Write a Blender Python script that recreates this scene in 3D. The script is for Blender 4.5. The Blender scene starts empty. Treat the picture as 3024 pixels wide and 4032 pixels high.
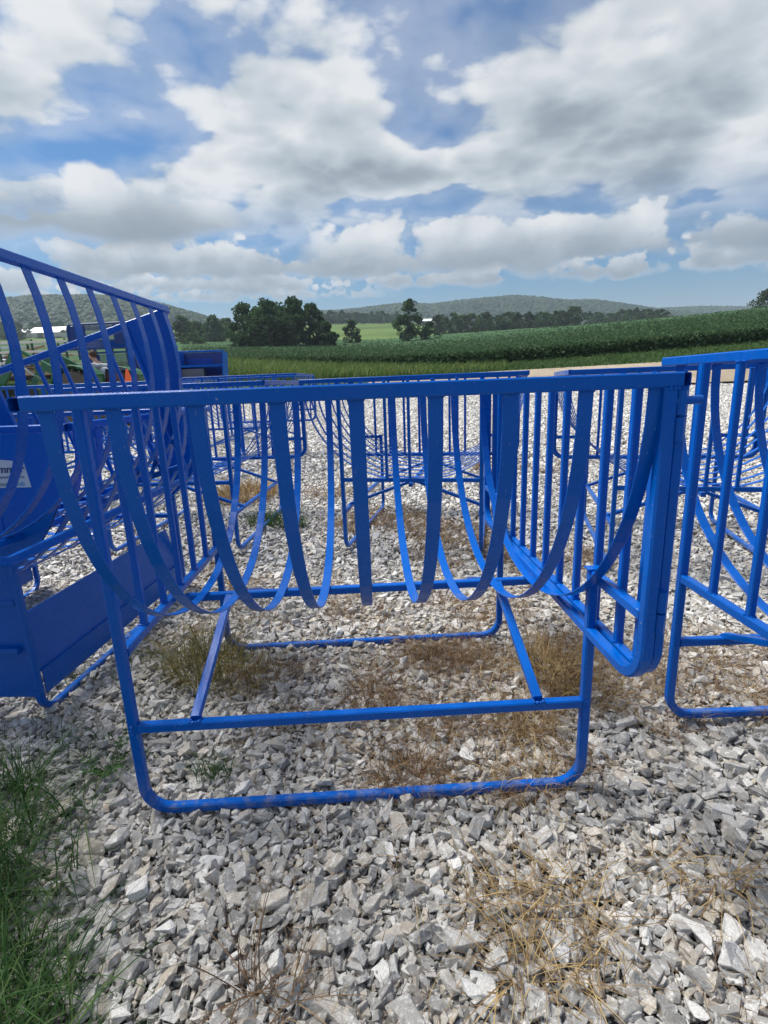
import bpy, bmesh, math, random
import numpy as np
from mathutils import Vector, Matrix
PI=math.pi
S=bpy.context.scene
COL=S.collection
# ------------------------------------------------------------------ camera
PITCH,ROLL,FPX=0.2423,-0.0375,2041.2
fw=Vector((0,math.cos(PITCH),-math.sin(PITCH)))
r0=Vector((1,0,0)); u0=r0.cross(fw)
rt=r0*math.cos(ROLL)+u0*math.sin(ROLL); up=-r0*math.sin(ROLL)+u0*math.cos(ROLL)
cd=bpy.data.cameras.new('camera'); cam=bpy.data.objects.new('camera',cd); COL.objects.link(cam)
cd.sensor_fit='VERTICAL'; cd.sensor_height=36; cd.sensor_width=27
cd.lens=FPX/4032*36; cd.clip_start=.05; cd.clip_end=9000
M=Matrix.Identity(4)
for i in range(3):
    M[i][0]=rt[i]; M[i][1]=up[i]; M[i][2]=-fw[i]
M[2][3]=1.5
cam.matrix_world=M; S.camera=cam
def direction(px,py):
    """unit direction seen at a full-size photograph pixel"""
    d=fw*FPX+rt*(px-1512)-up*(py-2016)
    return d.normalized()
# ------------------------------------------------------------------ exposure
S.view_settings.view_transform='Standard'; S.view_settings.look='None'
S.view_settings.exposure=0.80; S.view_settings.gamma=1
# ------------------------------------------------------------------ sun
SUN_EL,SUN_AZ=math.radians(58),math.radians(-62)     # azimuth from +Y towards +X
sund=Vector((math.sin(SUN_AZ)*math.cos(SUN_EL),math.cos(SUN_AZ)*math.cos(SUN_EL),math.sin(SUN_EL)))
sl=bpy.data.lights.new('sun','SUN'); sl.energy=3.6; sl.angle=math.radians(22); sl.color=(1,.96,.9)
so=bpy.data.objects.new('sun',sl); COL.objects.link(so); so.location=(0,0,60)
so.rotation_euler=(-sund).to_track_quat('-Z','Y').to_euler()
# ------------------------------------------------------------------ world: sky and clouds
class NT:
    def __init__(s,tree): s.t=tree
    def n(s,typ,ins=None,**kw):
        nd=s.t.nodes.new(typ)
        for k,v in kw.items(): setattr(nd,k,v)
        if ins:
            for k,v in ins.items():
                if hasattr(v,'is_output') : s.t.links.new(v,nd.inputs[k])
                else: nd.inputs[k].default_value=v
        return nd
    def m(s,op,a,b=None,c=None,clamp=False):
        ins={0:a}
        if b is not None: ins[1]=b
        if c is not None: ins[2]=c
        return s.n('ShaderNodeMath',ins,operation=op,use_clamp=clamp).outputs[0]
    def v(s,op,a,b=None,out=0):
        ins={0:a}
        if b is not None: ins[1]=b
        return s.n('ShaderNodeVectorMath',ins,operation=op).outputs[out]
    def ramp(s,f,stops,interp='LINEAR'):
        nd=s.n('ShaderNodeValToRGB',{0:f}); cr=nd.color_ramp; cr.interpolation=interp
        while len(cr.elements)<len(stops): cr.elements.new(.5)
        for e,(p,c) in zip(cr.elements,stops):
            e.position=p; e.color=(c[0],c[1],c[2],1) if not isinstance(c,(int,float)) else (c,c,c,1)
        return nd.outputs[0]
    def mix(s,f,a,b,blend='MIX'):
        nd=s.n('ShaderNodeMix',data_type='RGBA',blend_type=blend)
        for sock,val in ((nd.inputs[0],f),(nd.inputs[6],a),(nd.inputs[7],b)):
            if hasattr(val,'is_output'): s.t.links.new(val,sock)
            elif isinstance(val,(int,float)) : sock.default_value=val
            else: sock.default_value=(val[0],val[1],val[2],1)
        return nd.outputs[2]
    def smooth(s,x,a,b):
        return s.n('ShaderNodeMapRange',{0:x,1:a,2:b,3:0.0,4:1.0},interpolation_type='SMOOTHSTEP').outputs[0]
W=bpy.data.worlds.new('World'); S.world=W; W.use_nodes=True
def build_world():
    t=W.node_tree; t.nodes.clear(); N=NT(t)
    co=N.n('ShaderNodeTexCoord').outputs['Generated']
    # the yard falls away from the camera, so true level sits about 5 degrees up in yard coordinates
    rot=N.n('ShaderNodeVectorRotate',{0:co,1:(0,0,0),2:(1,0,0),3:-math.radians(4.6)},rotation_type='AXIS_ANGLE').outputs[0]
    d=N.v('NORMALIZE',rot)
    sky=N.n('ShaderNodeTexSky',{0:rot},sky_type='NISHITA'); sky.sun_disc=False
    sky.sun_elevation=SUN_EL; sky.sun_rotation=SUN_AZ
    sky.air_density=1.0; sky.dust_density=1.2; sky.ozone_density=2.2
    xyz=N.n('ShaderNodeSeparateXYZ',{0:d})
    z=N.m('MAXIMUM',xyz.outputs[2],0.0)
    k=N.m('DIVIDE',1.0,N.m('ADD',z,0.24))
    P=N.n('ShaderNodeCombineXYZ',{0:N.m('MULTIPLY',xyz.outputs[0],k),1:N.m('MULTIPLY',xyz.outputs[1],k),2:N.m('MULTIPLY',N.m('MULTIPLY',z,k),.95)}).outputs[0]
    def fbm(vec,scale,det,rough,off=(0,0,0),dist=0.0):
        q=N.v('ADD',vec,off)
        return N.n('ShaderNodeTexNoise',{'Vector':q,'Scale':scale,'Detail':det,'Roughness':rough,'Distortion':dist}).outputs[0]
    # steering of where the big banks and gaps lie (directions on the sky)
    blobs=CLOUD_BLOBS
    acc=None
    for (px,py,sx,sy,w,slope) in blobs:
        dv=direction(px,py); dv=Matrix.Rotation(-math.radians(4.6),3,'X')@dv
        az=math.atan2(dv.x,dv.y); el=math.asin(dv.z)
        if acc is None:
            AZ=N.m('ARCTAN2',xyz.outputs[0],xyz.outputs[1]); EL=N.m('ARCSINE',xyz.outputs[2])
            acc=0.0
        da=N.m('SUBTRACT',AZ,az); de=N.m('SUBTRACT',EL,el)
        de=N.m('ADD',de,N.m('MULTIPLY',da,slope))
        a=N.m('MULTIPLY',N.m('MULTIPLY',da,da),1/(sx*sx)); b=N.m('MULTIPLY',N.m('MULTIPLY',de,de),1/(sy*sy))
        g=N.m('MULTIPLY',N.m('EXPONENT',N.m('MULTIPLY',N.m('ADD',a,b),-1.0)),w)
        acc=N.m('ADD',acc,g)
    def density(vec,det):
        big=fbm(vec,1.15,2,.5,(3.1,7.7,0))
        mid=fbm(vec,2.6,det,.56,(11.3,2.2,.4),.10)
        wv=N.v('ADD',vec,N.v('MULTIPLY',N.n('ShaderNodeTexNoise',{'Vector':vec,'Scale':4.0,'Detail':3.0}).outputs['Color'],(.16,.16,.16)))
        v1=N.n('ShaderNodeTexVoronoi',{'Vector':wv,'Scale':4.2}).outputs['Distance']
        v2=N.n('ShaderNodeTexVoronoi',{'Vector':wv,'Scale':10.5}).outputs['Distance']
        vo=N.m('ADD',N.m('MULTIPLY',N.m('MULTIPLY',v1,v1),1.0),N.m('MULTIPLY',N.m('MULTIPLY',v2,v2),.5))
        return N.m('ADD',N.m('ADD',N.m('MULTIPLY',big,.45),N.m('MULTIPLY',mid,.70)),N.m('MULTIPLY_ADD',vo,-.20,.07))
    D=N.m('ADD',density(P,9),acc)
    L1=density(P,3.5); L2=density(N.v('ADD',P,(0,-.02,.075)),3.5)
    cov=N.smooth(D,.508,.645)
    cov=N.m('MAXIMUM',cov,N.m('MULTIPLY',N.smooth(D,.33,.56),.34))
    thick=N.smooth(N.m('ADD',L1,acc),.60,.98)
    lit=N.m('MULTIPLY_ADD',N.m('SUBTRACT',L1,L2),3.0,.5,clamp=True)     # brighter where it thins towards the top
    fine=fbm(P,9,6,.6,(1,4,2))
    sh=N.m('ADD',N.m('MULTIPLY',thick,-.62),N.m('MULTIPLY_ADD',lit,.80,.46))
    sh=N.m('ADD',sh,N.m('MULTIPLY_ADD',fine,.26,-.13),clamp=True)
    ccol=N.ramp(sh,[(0,(.23,.285,.34)),(.35,(.37,.43,.49)),(.65,(.60,.665,.72)),(1,(.92,.94,.955))])
    ccol=N.v('SCALE',ccol)
    t.nodes[-1].inputs[3].default_value=CLOUD_GAIN
    AZr=N.m('ARCTAN2',xyz.outputs[0],xyz.outputs[1]); ELr=N.m('ARCSINE',xyz.outputs[2])
    cov=N.m('MULTIPLY',cov,N.smooth(ELr,.10,.25))
    def bank(i,col_,cov_,xa,xb,ybase,ytop,scale,thr):
        dv=lambda px,py:Matrix.Rotation(-math.radians(4.6),3,'X')@direction(px,py)
        c0,c1=dv((xa+xb)/2,ybase),dv((xa+xb)/2,ytop); eb,et=math.asin(c0.z),math.asin(c1.z)
        a0=math.atan2(dv(xa,ybase).x,dv(xa,ybase).y); a1=math.atan2(dv(xb,ybase).x,dv(xb,ybase).y)
        q=N.n('ShaderNodeCombineXYZ',{0:AZr,1:N.m('MULTIPLY',ELr,1.25),2:i*3.7}).outputs[0]
        n=fbm(q,scale,6,.56,(0,0,0),.12)
        lo=fbm(q,scale*.45,2,.5,(5,1,0))
        qw=N.v('ADD',q,N.v('MULTIPLY',N.n('ShaderNodeTexNoise',{'Vector':q,'Scale':scale*1.4,'Detail':2.0}).outputs['Color'],(.5/scale,.5/scale,0)))
        vo=N.n('ShaderNodeTexVoronoi',{'Vector':qw,'Scale':scale*1.3}).outputs['Distance']
        vf=N.n('ShaderNodeTexVoronoi',{'Vector':qw,'Scale':scale*3.4}).outputs['Distance']
        tt=N.m('DIVIDE',N.m('SUBTRACT',ELr,eb),et-eb)
        wob=N.m('ADD',N.m('MULTIPLY_ADD',lo,.9,-.45),N.m('MULTIPLY_ADD',n,.5,-.25))
        f=N.m('SUBTRACT',N.m('ADD',N.m('MULTIPLY',lo,1.15),N.m('MULTIPLY',n,.80)),N.m('ADD',N.m('MULTIPLY_ADD',tt,.38,.125),N.m('ADD',N.m('MULTIPLY',vo,.30),N.m('MULTIPLY',vf,.12))))
        side=N.m('MULTIPLY',N.smooth(AZr,a0-.05,a0+.08),N.smooth(AZr,a1+.05,a1-.08))
        base=N.smooth(N.m('ADD',tt,wob),-.08,.16)
        cv=N.m('MULTIPLY',N.m('MULTIPLY',N.smooth(f,thr,thr+.14),N.m('MULTIPLY',base,N.smooth(tt,1.1,.8))),side)
        body=N.smooth(f,thr+.02,thr+.55)
        br=N.m('SUBTRACT',N.m('ADD',N.m('MULTIPLY_ADD',N.smooth(tt,0,.7),.62,.36),N.m('MULTIPLY_ADD',n,1.3,-.65)),N.m('ADD',N.m('MULTIPLY',body,.30),N.m('MULTIPLY_ADD',vo,.45,-.16)),clamp=True)
        cc=N.ramp(br,[(0,(.27,.33,.39)),(.35,(.41,.47,.53)),(.7,(.66,.715,.765)),(1,(.95,.96,.97))])
        cc=N.v('SCALE',cc); t.nodes[-1].inputs[3].default_value=CLOUD_GAIN
        return N.mix(cv,col_,cc), N.m('MAXIMUM',cov_,cv)
    for i,bk in enumerate(BANKS): ccol,cov=bank(i,ccol,cov,*bk)
    skyc=N.mix(1.0,sky.outputs[0],SKY_TINT,'MULTIPLY')
    # low distance: pale blue air in front of the clouds
    hz=N.m('POWER',N.m('SUBTRACT',1.0,z,clamp=True),17.0)
    col=N.mix(cov,skyc,ccol)
    col=N.mix(N.m('MULTIPLY',hz,.90),col,tuple(CLOUD_GAIN*c for c in (.50,.61,.71)))
    bg=N.n('ShaderNodeBackground',{0:col,1:SKY_STRENGTH})
    out=N.n('ShaderNodeOutputWorld',{0:bg.outputs[0]})
    W.cycles.sampling_method='MANUAL'; W.cycles.sample_map_resolution=512
SKY_STRENGTH=.078; CLOUD_GAIN=6.4; SKY_TINT=(.16,.44,.70)
# (photo x, photo y, azimuth spread, elevation spread, weight, slant)
CLOUD_BLOBS=[(330,330,.36,.08,.18,-.5),(1050,620,.26,.12,.17,0),(200,830,.30,.045,.22,0),(2550,430,.34,.16,.20,0),
 (1280,140,.12,.12,.12,0),(2350,930,.6,.03,.16,0),(800,1020,.45,.02,.13,0),(60,480,.10,.04,.04,0),(1550,700,.16,.04,.14,0),
 (740,110,.17,.08,-.26,-.45),(1640,330,.07,.09,-.13,0),(300,600,.15,.028,-.30,-.2),(1560,800,.14,.02,-.26,0),
 (560,950,.30,.014,-.26,0),(1780,120,.10,.05,.08,0),(2050,30,.16,.04,-.16,0),(1870,430,.08,.07,-.14,0),(1680,560,.09,.04,-.14,0),(1650,1030,.7,.014,.08,0),(1650,1090,.9,.014,-.06,0),(2620,140,.04,.02,-.2,0),(2850,1000,.3,.05,.06,0)]
# (photo x from, x to, base y, top y, puff scale, threshold)
BANKS=[(-300,1500,1190,1080,40,.40),(-300,3300,1135,1000,28,.38),(100,1800,1095,900,18,.33),(1150,3300,1045,760,12,.32),(-300,1050,935,600,9,.31)]
build_world()
# ------------------------------------------------------------------ helpers
def link(o): COL.objects.link(o); return o
class MB:
    """collects boxes, tubes and sheets into one mesh"""
    def __init__(s): s.v=[]; s.f=[]; s.m=[]
    def add(s,vs,fs,mi=0):
        b=len(s.v); s.v+= [tuple(x) for x in vs]; s.f+= [tuple(b+i for i in f) for f in fs]; s.m+=[mi]*len(fs)
    def box(s,c,d,R=None,mi=0,ch=0.0):
        R=R or Matrix.Identity(3); c=Vector(c); x,y,z=(q/2 for q in d)
        P=[Vector((a*x,b*y,e*z)) for a in(-1,1) for b in(-1,1) for e in(-1,1)]
        s.add([c+R@p for p in P],[(0,1,3,2),(4,6,7,5),(0,4,5,1),(2,3,7,6),(0,2,6,4),(1,5,7,3)],mi)
    def tube(s,pts,w,h=None,up=Vector((0,0,1)),ch=.12,cap=True,hollow=(False,False),mi=0,scales=None):
        """rectangular section with small chamfers swept along pts"""
        h=h or w; pts=[Vector(p) for p in pts]; n=len(pts); c=min(w,h)*ch
        a,b=w/2,h/2
        prof=[(a-c,-b),(a,-b+c),(a,b-c),(a-c,b),(-a+c,b),(-a,b-c),(-a,-b+c),(-a+c,-b)]
        s._sweep(pts,prof,up,cap,hollow,mi,scales)
    def rod(s,pts,r,seg=8,up=Vector((0,0,1)),cap=True,mi=0,scales=None):
        prof=[(r*math.cos(2*PI*i/seg),r*math.sin(2*PI*i/seg)) for i in range(seg)]
        s._sweep([Vector(p) for p in pts],prof,up,cap,(False,False),mi,scales)
    def flat(s,pts,w,t,side,mi=0):
        """flat bar: width w along the fixed vector side, thickness t"""
        side=Vector(side).normalized()
        pts=[Vector(p) for p in pts]; c=t*.3;a,b=w/2,t/2
        prof=[(a-c,-b),(a,-b+c),(a,b-c),(a-c,b),(-a+c,b),(-a,b-c),(-a,-b+c),(-a+c,-b)]
        s._sweep(pts,prof,None,True,(False,False),mi,None,side)
    def _sweep(s,pts,prof,up,cap,hollow,mi,scales,side=None):
        n=len(pts); k=len(prof); rings=[]
        for i,p in enumerate(pts):
            t0=(pts[i]-pts[i-1]).normalized() if i>0 else None
            t1=(pts[i+1]-pts[i]).normalized() if i<n-1 else None
            t=(t0+t1).normalized() if (t0 is not None and t1 is not None) else (t0 if t1 is None else t1)
            if side is not None: X=side; Y=t.cross(X).normalized()
            else:
                u=up
                if abs(t.dot(u))>.985: u=Vector((0,1,0)) if abs(t.y)<.9 else Vector((1,0,0))
                X=t.cross(u).normalized(); Y=X.cross(t).normalized()
            m=1.0
            if t0 is not None and t1 is not None:
                m=1/max(.5,math.sqrt((1+t0.dot(t1))/2))
            bend=(t1-t0) if (t0 is not None and t1 is not None) else None
            sc=scales[i] if scales else 1
            ring=[]
            for (x,y) in prof:
                q=X*(x*sc)+Y*(y*sc)
                if bend is not None and bend.length>1e-5:
                    bn=bend.normalized(); q=q+bn*(q.dot(bn))*(m-1)
                ring.append(p+q)
            rings.append(ring)
        vs=[q for r in rings for q in r]
        fs=[]
        for i in range(n-1):
            for j in range(k):
                fs.append((i*k+j,i*k+(j+1)%k,(i+1)*k+(j+1)%k,(i+1)*k+j))
        for e,(ri,hol) in enumerate(zip((0,n-1),hollow)):
            if not cap: continue
            base=ri*k; idx=list(range(base,base+k))
            if not hol:
                fs.append(tuple(idx) if e else tuple(reversed(idx)))
            else:
                c=sum(rings[ri],Vector())/k
                inn=(pts[1]-pts[0]).normalized() if e==0 else (pts[-2]-pts[-1]).normalized()
                b1=len(vs); vs+=[c+(q-c)*.86 for q in rings[ri]]
                b2=len(vs); vs+=[c+(q-c)*.86+inn*.12 for q in rings[ri]]
                for j in range(k):
                    j2=(j+1)%k
                    qa=(base+j,base+j2,b1+j2,b1+j); qb=(b1+j,b1+j2,b2+j2,b2+j)
                    fs.append(qa if e else tuple(reversed(qa))); fs.append(qb if e else tuple(reversed(qb)))
                fs.append(tuple(range(b2,b2+k)) if e else tuple(reversed(range(b2,b2+k))))
        # orient: profile runs so that faces point outwards
        s.add(vs,fs,mi)
    def lathe(s,prof,c,axis='Y',seg=28,mi=0,R=None):
        """prof: list of (radius, offset along axis)"""
        c=Vector(c); n=len(prof); vs=[]
        for (r,o) in prof:
            for j in range(seg):
                a=2*PI*j/seg; x,y=r*math.cos(a),r*math.sin(a)
                p={'Y':Vector((x,o,y)),'Z':Vector((x,y,o)),'X':Vector((o,x,y))}[axis]
                vs.append(c+(R@p if R else p))
        fs=[(i*seg+j,i*seg+(j+1)%seg,(i+1)*seg+(j+1)%seg,(i+1)*seg+j) for i in range(n-1) for j in range(seg)]
        fs.append(tuple(range(seg))); fs.append(tuple(range((n-1)*seg,n*seg)))
        s.add(vs,fs,mi)
    def prism(s,poly,vec,mi=0):
        """extrude a planar polygon (3D points) by vec"""
        n=len(poly); vec=Vector(vec); P=[Vector(p) for p in poly]
        fs=[tuple(range(n)),tuple(range(2*n-1,n-1,-1))]+[(i,i+n,(i+1)%n+n,(i+1)%n) for i in range(n)]
        s.add(P+[p+vec for p in P],fs,mi)
    def ell(s,c,r,seg=12,ring=8,R=None,mi=0):
        c=Vector(c); vs=[]
        for i in range(ring+1):
            a=PI*i/ring
            for j in range(seg):
                b=2*PI*j/seg
                p=Vector((r[0]*math.sin(a)*math.cos(b),r[1]*math.sin(a)*math.sin(b),r[2]*math.cos(a)))
                vs.append(c+(R@p if R else p))
        s.add(vs,[(i*seg+j,(i+1)*seg+j,(i+1)*seg+(j+1)%seg,i*seg+(j+1)%seg) for i in range(ring) for j in range(seg)],mi)
    def mesh(s,name,mats,smooth=False,fix=True):
        me=bpy.data.meshes.new(name); me.from_pydata(s.v,[],s.f)
        for m in (mats if isinstance(mats,(list,tuple)) else [mats]): me.materials.append(m)
        if any(s.m): me.polygons.foreach_set('material_index',s.m)
        if fix:
            bm=bmesh.new(); bm.from_mesh(me); bmesh.ops.recalc_face_normals(bm,faces=bm.faces); bm.to_mesh(me); bm.free()
        if smooth: me.polygons.foreach_set('use_smooth',[True]*len(me.polygons))
        me.update(); return me
    def build(s,name,mats,parent=None,smooth=False):
        o=link(bpy.data.objects.new(name,s.mesh(name,mats,smooth)))
        if parent: o.parent=parent
        return o
def tag(o,label=None,cat=None,group=None,kind=None):
    if label: o['label']=label
    if cat: o['category']=cat
    if group: o['group']=group
    if kind: o['kind']=kind
    return o
def empty(name,loc=(0,0,0),rz=0):
    o=link(bpy.data.objects.new(name,None)); o.location=loc; o.rotation_euler=(0,0,rz); o.empty_display_size=.1
    return o
KIDS={}
def kids(o): return [c for c in bpy.data.objects if c.parent==o]
def copy_tree(o,parent=None):
    c=link(o.copy()); c.parent=parent
    for ch in kids(o): copy_tree(ch,c)
    return c
def arc(c,r,a0,a1,n,ax,ay):
    c=Vector(c);ax=Vector(ax);ay=Vector(ay)
    return [c+ax*(r*math.cos(a0+(a1-a0)*i/n))+ay*(r*math.sin(a0+(a1-a0)*i/n)) for i in range(n+1)]
def np_mesh(name,V,F,mats,attrs=None,mi=None,smooth=False):
    """triangle/quad mesh from numpy arrays (F is (n,3) or (n,4))"""
    me=bpy.data.meshes.new(name); V=np.asarray(V,np.float32); F=np.asarray(F,np.int32); k=F.shape[1]
    me.vertices.add(len(V)); me.vertices.foreach_set('co',V.ravel())
    me.loops.add(F.size); me.loops.foreach_set('vertex_index',F.ravel())
    me.polygons.add(len(F)); me.polygons.foreach_set('loop_start',np.arange(0,F.size,k,dtype=np.int32))
    if mi is not None: me.polygons.foreach_set('material_index',np.asarray(mi,np.int32))
    me.polygons.foreach_set('use_smooth',np.full(len(F),smooth,dtype=bool))
    me.update(calc_edges=True)
    for m in mats: me.materials.append(m)
    for nm,a in (attrs or {}).items():
        at=me.attributes.new(nm,'FLOAT','POINT'); at.data.foreach_set('value',np.asarray(a,np.float32))
    return me
# ------------------------------------------------------------------ materials
def new_mat(name):
    m=bpy.data.materials.new(name); m.use_nodes=True; t=m.node_tree; t.nodes.clear(); N=NT(t)
    b=N.n('ShaderNodeBsdfPrincipled'); o=N.n('ShaderNodeOutputMaterial',{0:b.outputs[0]})
    return m,N,b
def setin(N,b,**kw):
    for k,v in kw.items():
        k=k.replace('_',' ')
        if hasattr(v,'is_output'): N.t.links.new(v,b.inputs[k])
        elif isinstance(v,tuple) and len(v)==3: b.inputs[k].default_value=(*v,1)
        else: b.inputs[k].default_value=v
def noise(N,scale,det=4,rough=.55,vec=None,dist=0):
    ins={'Scale':scale,'Detail':det,'Roughness':rough,'Distortion':dist}
    ins['Vector']=vec if vec is not None else N.n('ShaderNodeTexCoord').outputs['Object']
    return N.n('ShaderNodeTexNoise',ins).outputs[0]
def bump(N,h,strength,dist):
    return N.n('ShaderNodeBump',{'Height':h,'Strength':strength,'Distance':dist}).outputs[0]
def simple(name,col,rough=.5,var=.18,scale=8,metal=0,bump_s=0,bscale=30,coat=0,spec=.5):
    m,N,b=new_mat(name)
    f=noise(N,scale)
    c=N.mix(f,tuple(x*(1-var) for x in col),tuple(min(1,x*(1+var)) for x in col))
    setin(N,b,Base_Color=c,Roughness=rough,Metallic=metal,Coat_Weight=coat,Specular_IOR_Level=spec)
    if bump_s: setin(N,b,Normal=bump(N,noise(N,bscale),bump_s,.01))
    return m
def paint_mat():
    m,N,b=new_mat('blue_enamel')
    geo=N.n('ShaderNodeNewGeometry').outputs['Position']
    f=noise(N,6,5,.6,geo); f2=noise(N,60,3,.6,geo); dust=N.smooth(noise(N,3.5,6,.65,geo),.50,.78)
    c=N.mix(f,(.0003,.086,.40),(.0006,.106,.47))
    c=N.mix(N.m('MULTIPLY',dust,.05),c,(.10,.16,.27))
    sc=N.n('ShaderNodeVectorMath',{0:geo,1:(1.0,1.0,.35)},operation='MULTIPLY').outputs[0]
    scr=N.m('MULTIPLY',N.smooth(noise(N,210,3,.55,sc),.66,.70),N.smooth(noise(N,9,3,.6,geo),.50,.62))
    c=N.mix(N.m('MULTIPLY',scr,.6),c,(.26,.31,.40))
    chip=N.m('MULTIPLY',N.smooth(noise(N,95,2,.6,geo),.71,.74),N.smooth(noise(N,7,2,.5,geo),.56,.66))
    c=N.mix(N.m('MULTIPLY',chip,.8),c,(.34,.33,.32))
    low=N.smooth(N.n('ShaderNodeSeparateXYZ',{0:geo}).outputs[2],.16,.0)
    c=N.mix(N.m('MULTIPLY',low,N.m('MULTIPLY',N.smooth(noise(N,16,5,.65,geo),.45,.7),.5)),c,(.24,.23,.20))
    r=N.m('ADD',N.m('MULTIPLY_ADD',f2,.16,.17),N.m('MULTIPLY',dust,.2))
    setin(N,b,Base_Color=c,Roughness=r,Specular_IOR_Level=.22)
    setin(N,b,Normal=bump(N,N.m('ADD',noise(N,260,2,.5,geo),N.m('ADD',N.m('MULTIPLY',noise(N,28,2,.5,geo),1.5),N.m('MULTIPLY',noise(N,4.5,2,.5,geo),9.0))),.12,.003))
    return m
BLUE=paint_mat()
def stone_mat():
    m,N,b=new_mat('crushed_limestone')
    at=N.n('ShaderNodeAttribute',attribute_name='tone').outputs['Fac']
    at2=N.n('ShaderNodeAttribute',attribute_name='warm').outputs['Fac']
    geo=N.n('ShaderNodeNewGeometry').outputs['Position']
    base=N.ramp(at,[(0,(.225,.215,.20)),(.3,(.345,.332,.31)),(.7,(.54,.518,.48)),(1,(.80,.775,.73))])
    base=N.mix(N.m('MULTIPLY',N.smooth(at2,.64,.97),.65),base,(.58,.49,.37))
    n1=noise(N,46,8,.70,geo); n2=noise(N,210,5,.72,geo)
    base=N.mix(N.m('MULTIPLY',N.smooth(n1,.50,.66),.75),base,(.84,.82,.78))
    base=N.mix(N.m('MULTIPLY',N.smooth(n1,.47,.33),.35),base,(.22,.215,.205))
    stain=N.m('MULTIPLY',N.smooth(noise(N,22,5,.6,geo),.60,.72),N.smooth(at2,.45,.9))
    base=N.mix(N.m('MULTIPLY',stain,.55),base,(.44,.30,.17))
    base=N.mix(N.m('MULTIPLY_ADD',N.smooth(n2,.38,.66),.42,0.0),base,(.25,.24,.225))
    setin(N,b,Base_Color=base,Roughness=.86,Specular_IOR_Level=.3)
    h=N.m('ADD',N.m('MULTIPLY',n2,.5),noise(N,70,6,.6,geo))
    setin(N,b,Normal=bump(N,h,.8,.007))
    return m
STONE=stone_mat()
def yard_mat():
    m,N,b=new_mat('stone_dust_and_soil')
    geo=N.n('ShaderNodeNewGeometry').outputs['Position']
    v=N.n('ShaderNodeTexVoronoi',{'Vector':geo,'Scale':17.0,'Randomness':1.0})
    c=N.ramp(v.outputs['Color'],[(0,(.36,.35,.33)),(.5,(.58,.57,.54)),(1,(.78,.765,.73))])
    far=N.smooth(N.n('ShaderNodeSeparateXYZ',{0:geo}).outputs[1],9,15)
    c=N.mix(far,(.17,.16,.14),c)
    c=N.mix(N.m('MULTIPLY',N.smooth(noise(N,.9,4,.6,geo),.55,.75),.4),c,(.22,.17,.11))
    setin(N,b,Base_Color=c,Roughness=.9,Normal=bump(N,N.m('MULTIPLY',v.outputs['Distance'],-1.0),.8,.05))
    return m
YARD=yard_mat()
def blade_mat(name,c0,c1,c2=None,trans=.35):
    m,N,b=new_mat(name)
    at=N.n('ShaderNodeAttribute',attribute_name='tone').outputs['Fac']
    c=N.ramp(at,[(0,c0),(.6,c1),(1,c2 or c1)])
    setin(N,b,Base_Color=c,Roughness=.65,Specular_IOR_Level=.12)
    tr=N.n('ShaderNodeBsdfTranslucent',{0:c}); mx=N.n('ShaderNodeMixShader',{0:trans,1:b.outputs[0],2:tr.outputs[0]})
    N.t.links.new(mx.outputs[0],[n for n in N.t.nodes if n.type=='OUTPUT_MATERIAL'][0].inputs[0])
    return m
STRAW=blade_mat('dry_straw',(.17,.10,.055),(.33,.22,.10),(.55,.42,.20),.2)
BROWN=blade_mat('brown_dead_grass',(.10,.055,.035),(.20,.12,.065),(.36,.25,.12),.2)
GREEN=blade_mat('green_grass_blades',(.020,.058,.017),(.048,.108,.030),(.11,.16,.052))
FADED=blade_mat('fading_grass_blades',(.10,.11,.035),(.24,.20,.075),(.42,.32,.12))
WEED=blade_mat('weed_leaves',(.02,.055,.016),(.05,.11,.03),(.08,.15,.05))
# ------------------------------------------------------------------ terrain height
def ground_z(y):
    return .0031*max(0,y-1.5)**2
# slope table: tangent of the elevation (from 1.5 m above the yard) at which the land is met, by distance and by bearing
UB=[-.95,-.72,-.45,-.25,-.10,.05,.20,.40,.58,.76,.95]
ET={20:[-.022]*11,
 28:[.006,.008,.010,.012,.012,.012,.016,.020,.024,.030,.034],
 39:[.028,.030,.034,.034,.030,.028,.030,.040,.050,.060,.066],
 60:[.044,.046,.050,.050,.046,.042,.046,.060,.074,.086,.092],
 90:[.056,.060,.066,.066,.062,.058,.064,.078,.090,.104,.110],
 150:[.074,.078,.084,.080,.076,.074,.082,.094,.104,.118,.124],
 230:[.090,.094,.096,.090,.088,.087,.090,.096,.104,.113,.116],
 330:[.104,.108,.106,.104,.110,.104,.092,.094,.098,.104,.106],
 480:[.122,.126,.120,.112,.120,.116,.094,.094,.096,.100,.102],
 620:[.128,.130,.124,.112,.120,.118,.098,.096,.096,.098,.100]}
_R=sorted(ET)
def ec(e):
    return math.tan(math.atan(.24733+e)-.2423)
ET={k:[ec(e) if k>20 else e for e in v] for k,v in ET.items()}
def terrain_z(x,y):
    if y<=20: return ground_z(y)
    u=min(max(x/y,UB[0]),UB[-1])
    def at(r):
        return float(np.interp(u,UB,ET[r]))
    if y>=_R[-1]: e=at(_R[-1])
    else:
        i=max(k for k in range(len(_R)) if _R[k]<=y)
        a,b=_R[i],_R[i+1]; f=(math.log(y)-math.log(a))/(math.log(b)-math.log(a))
        e0=at(a) if a>20 else (ground_z(20)-1.5)/20
        e=e0*(1-f)+at(b)*f
    return 1.5+y*e
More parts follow.
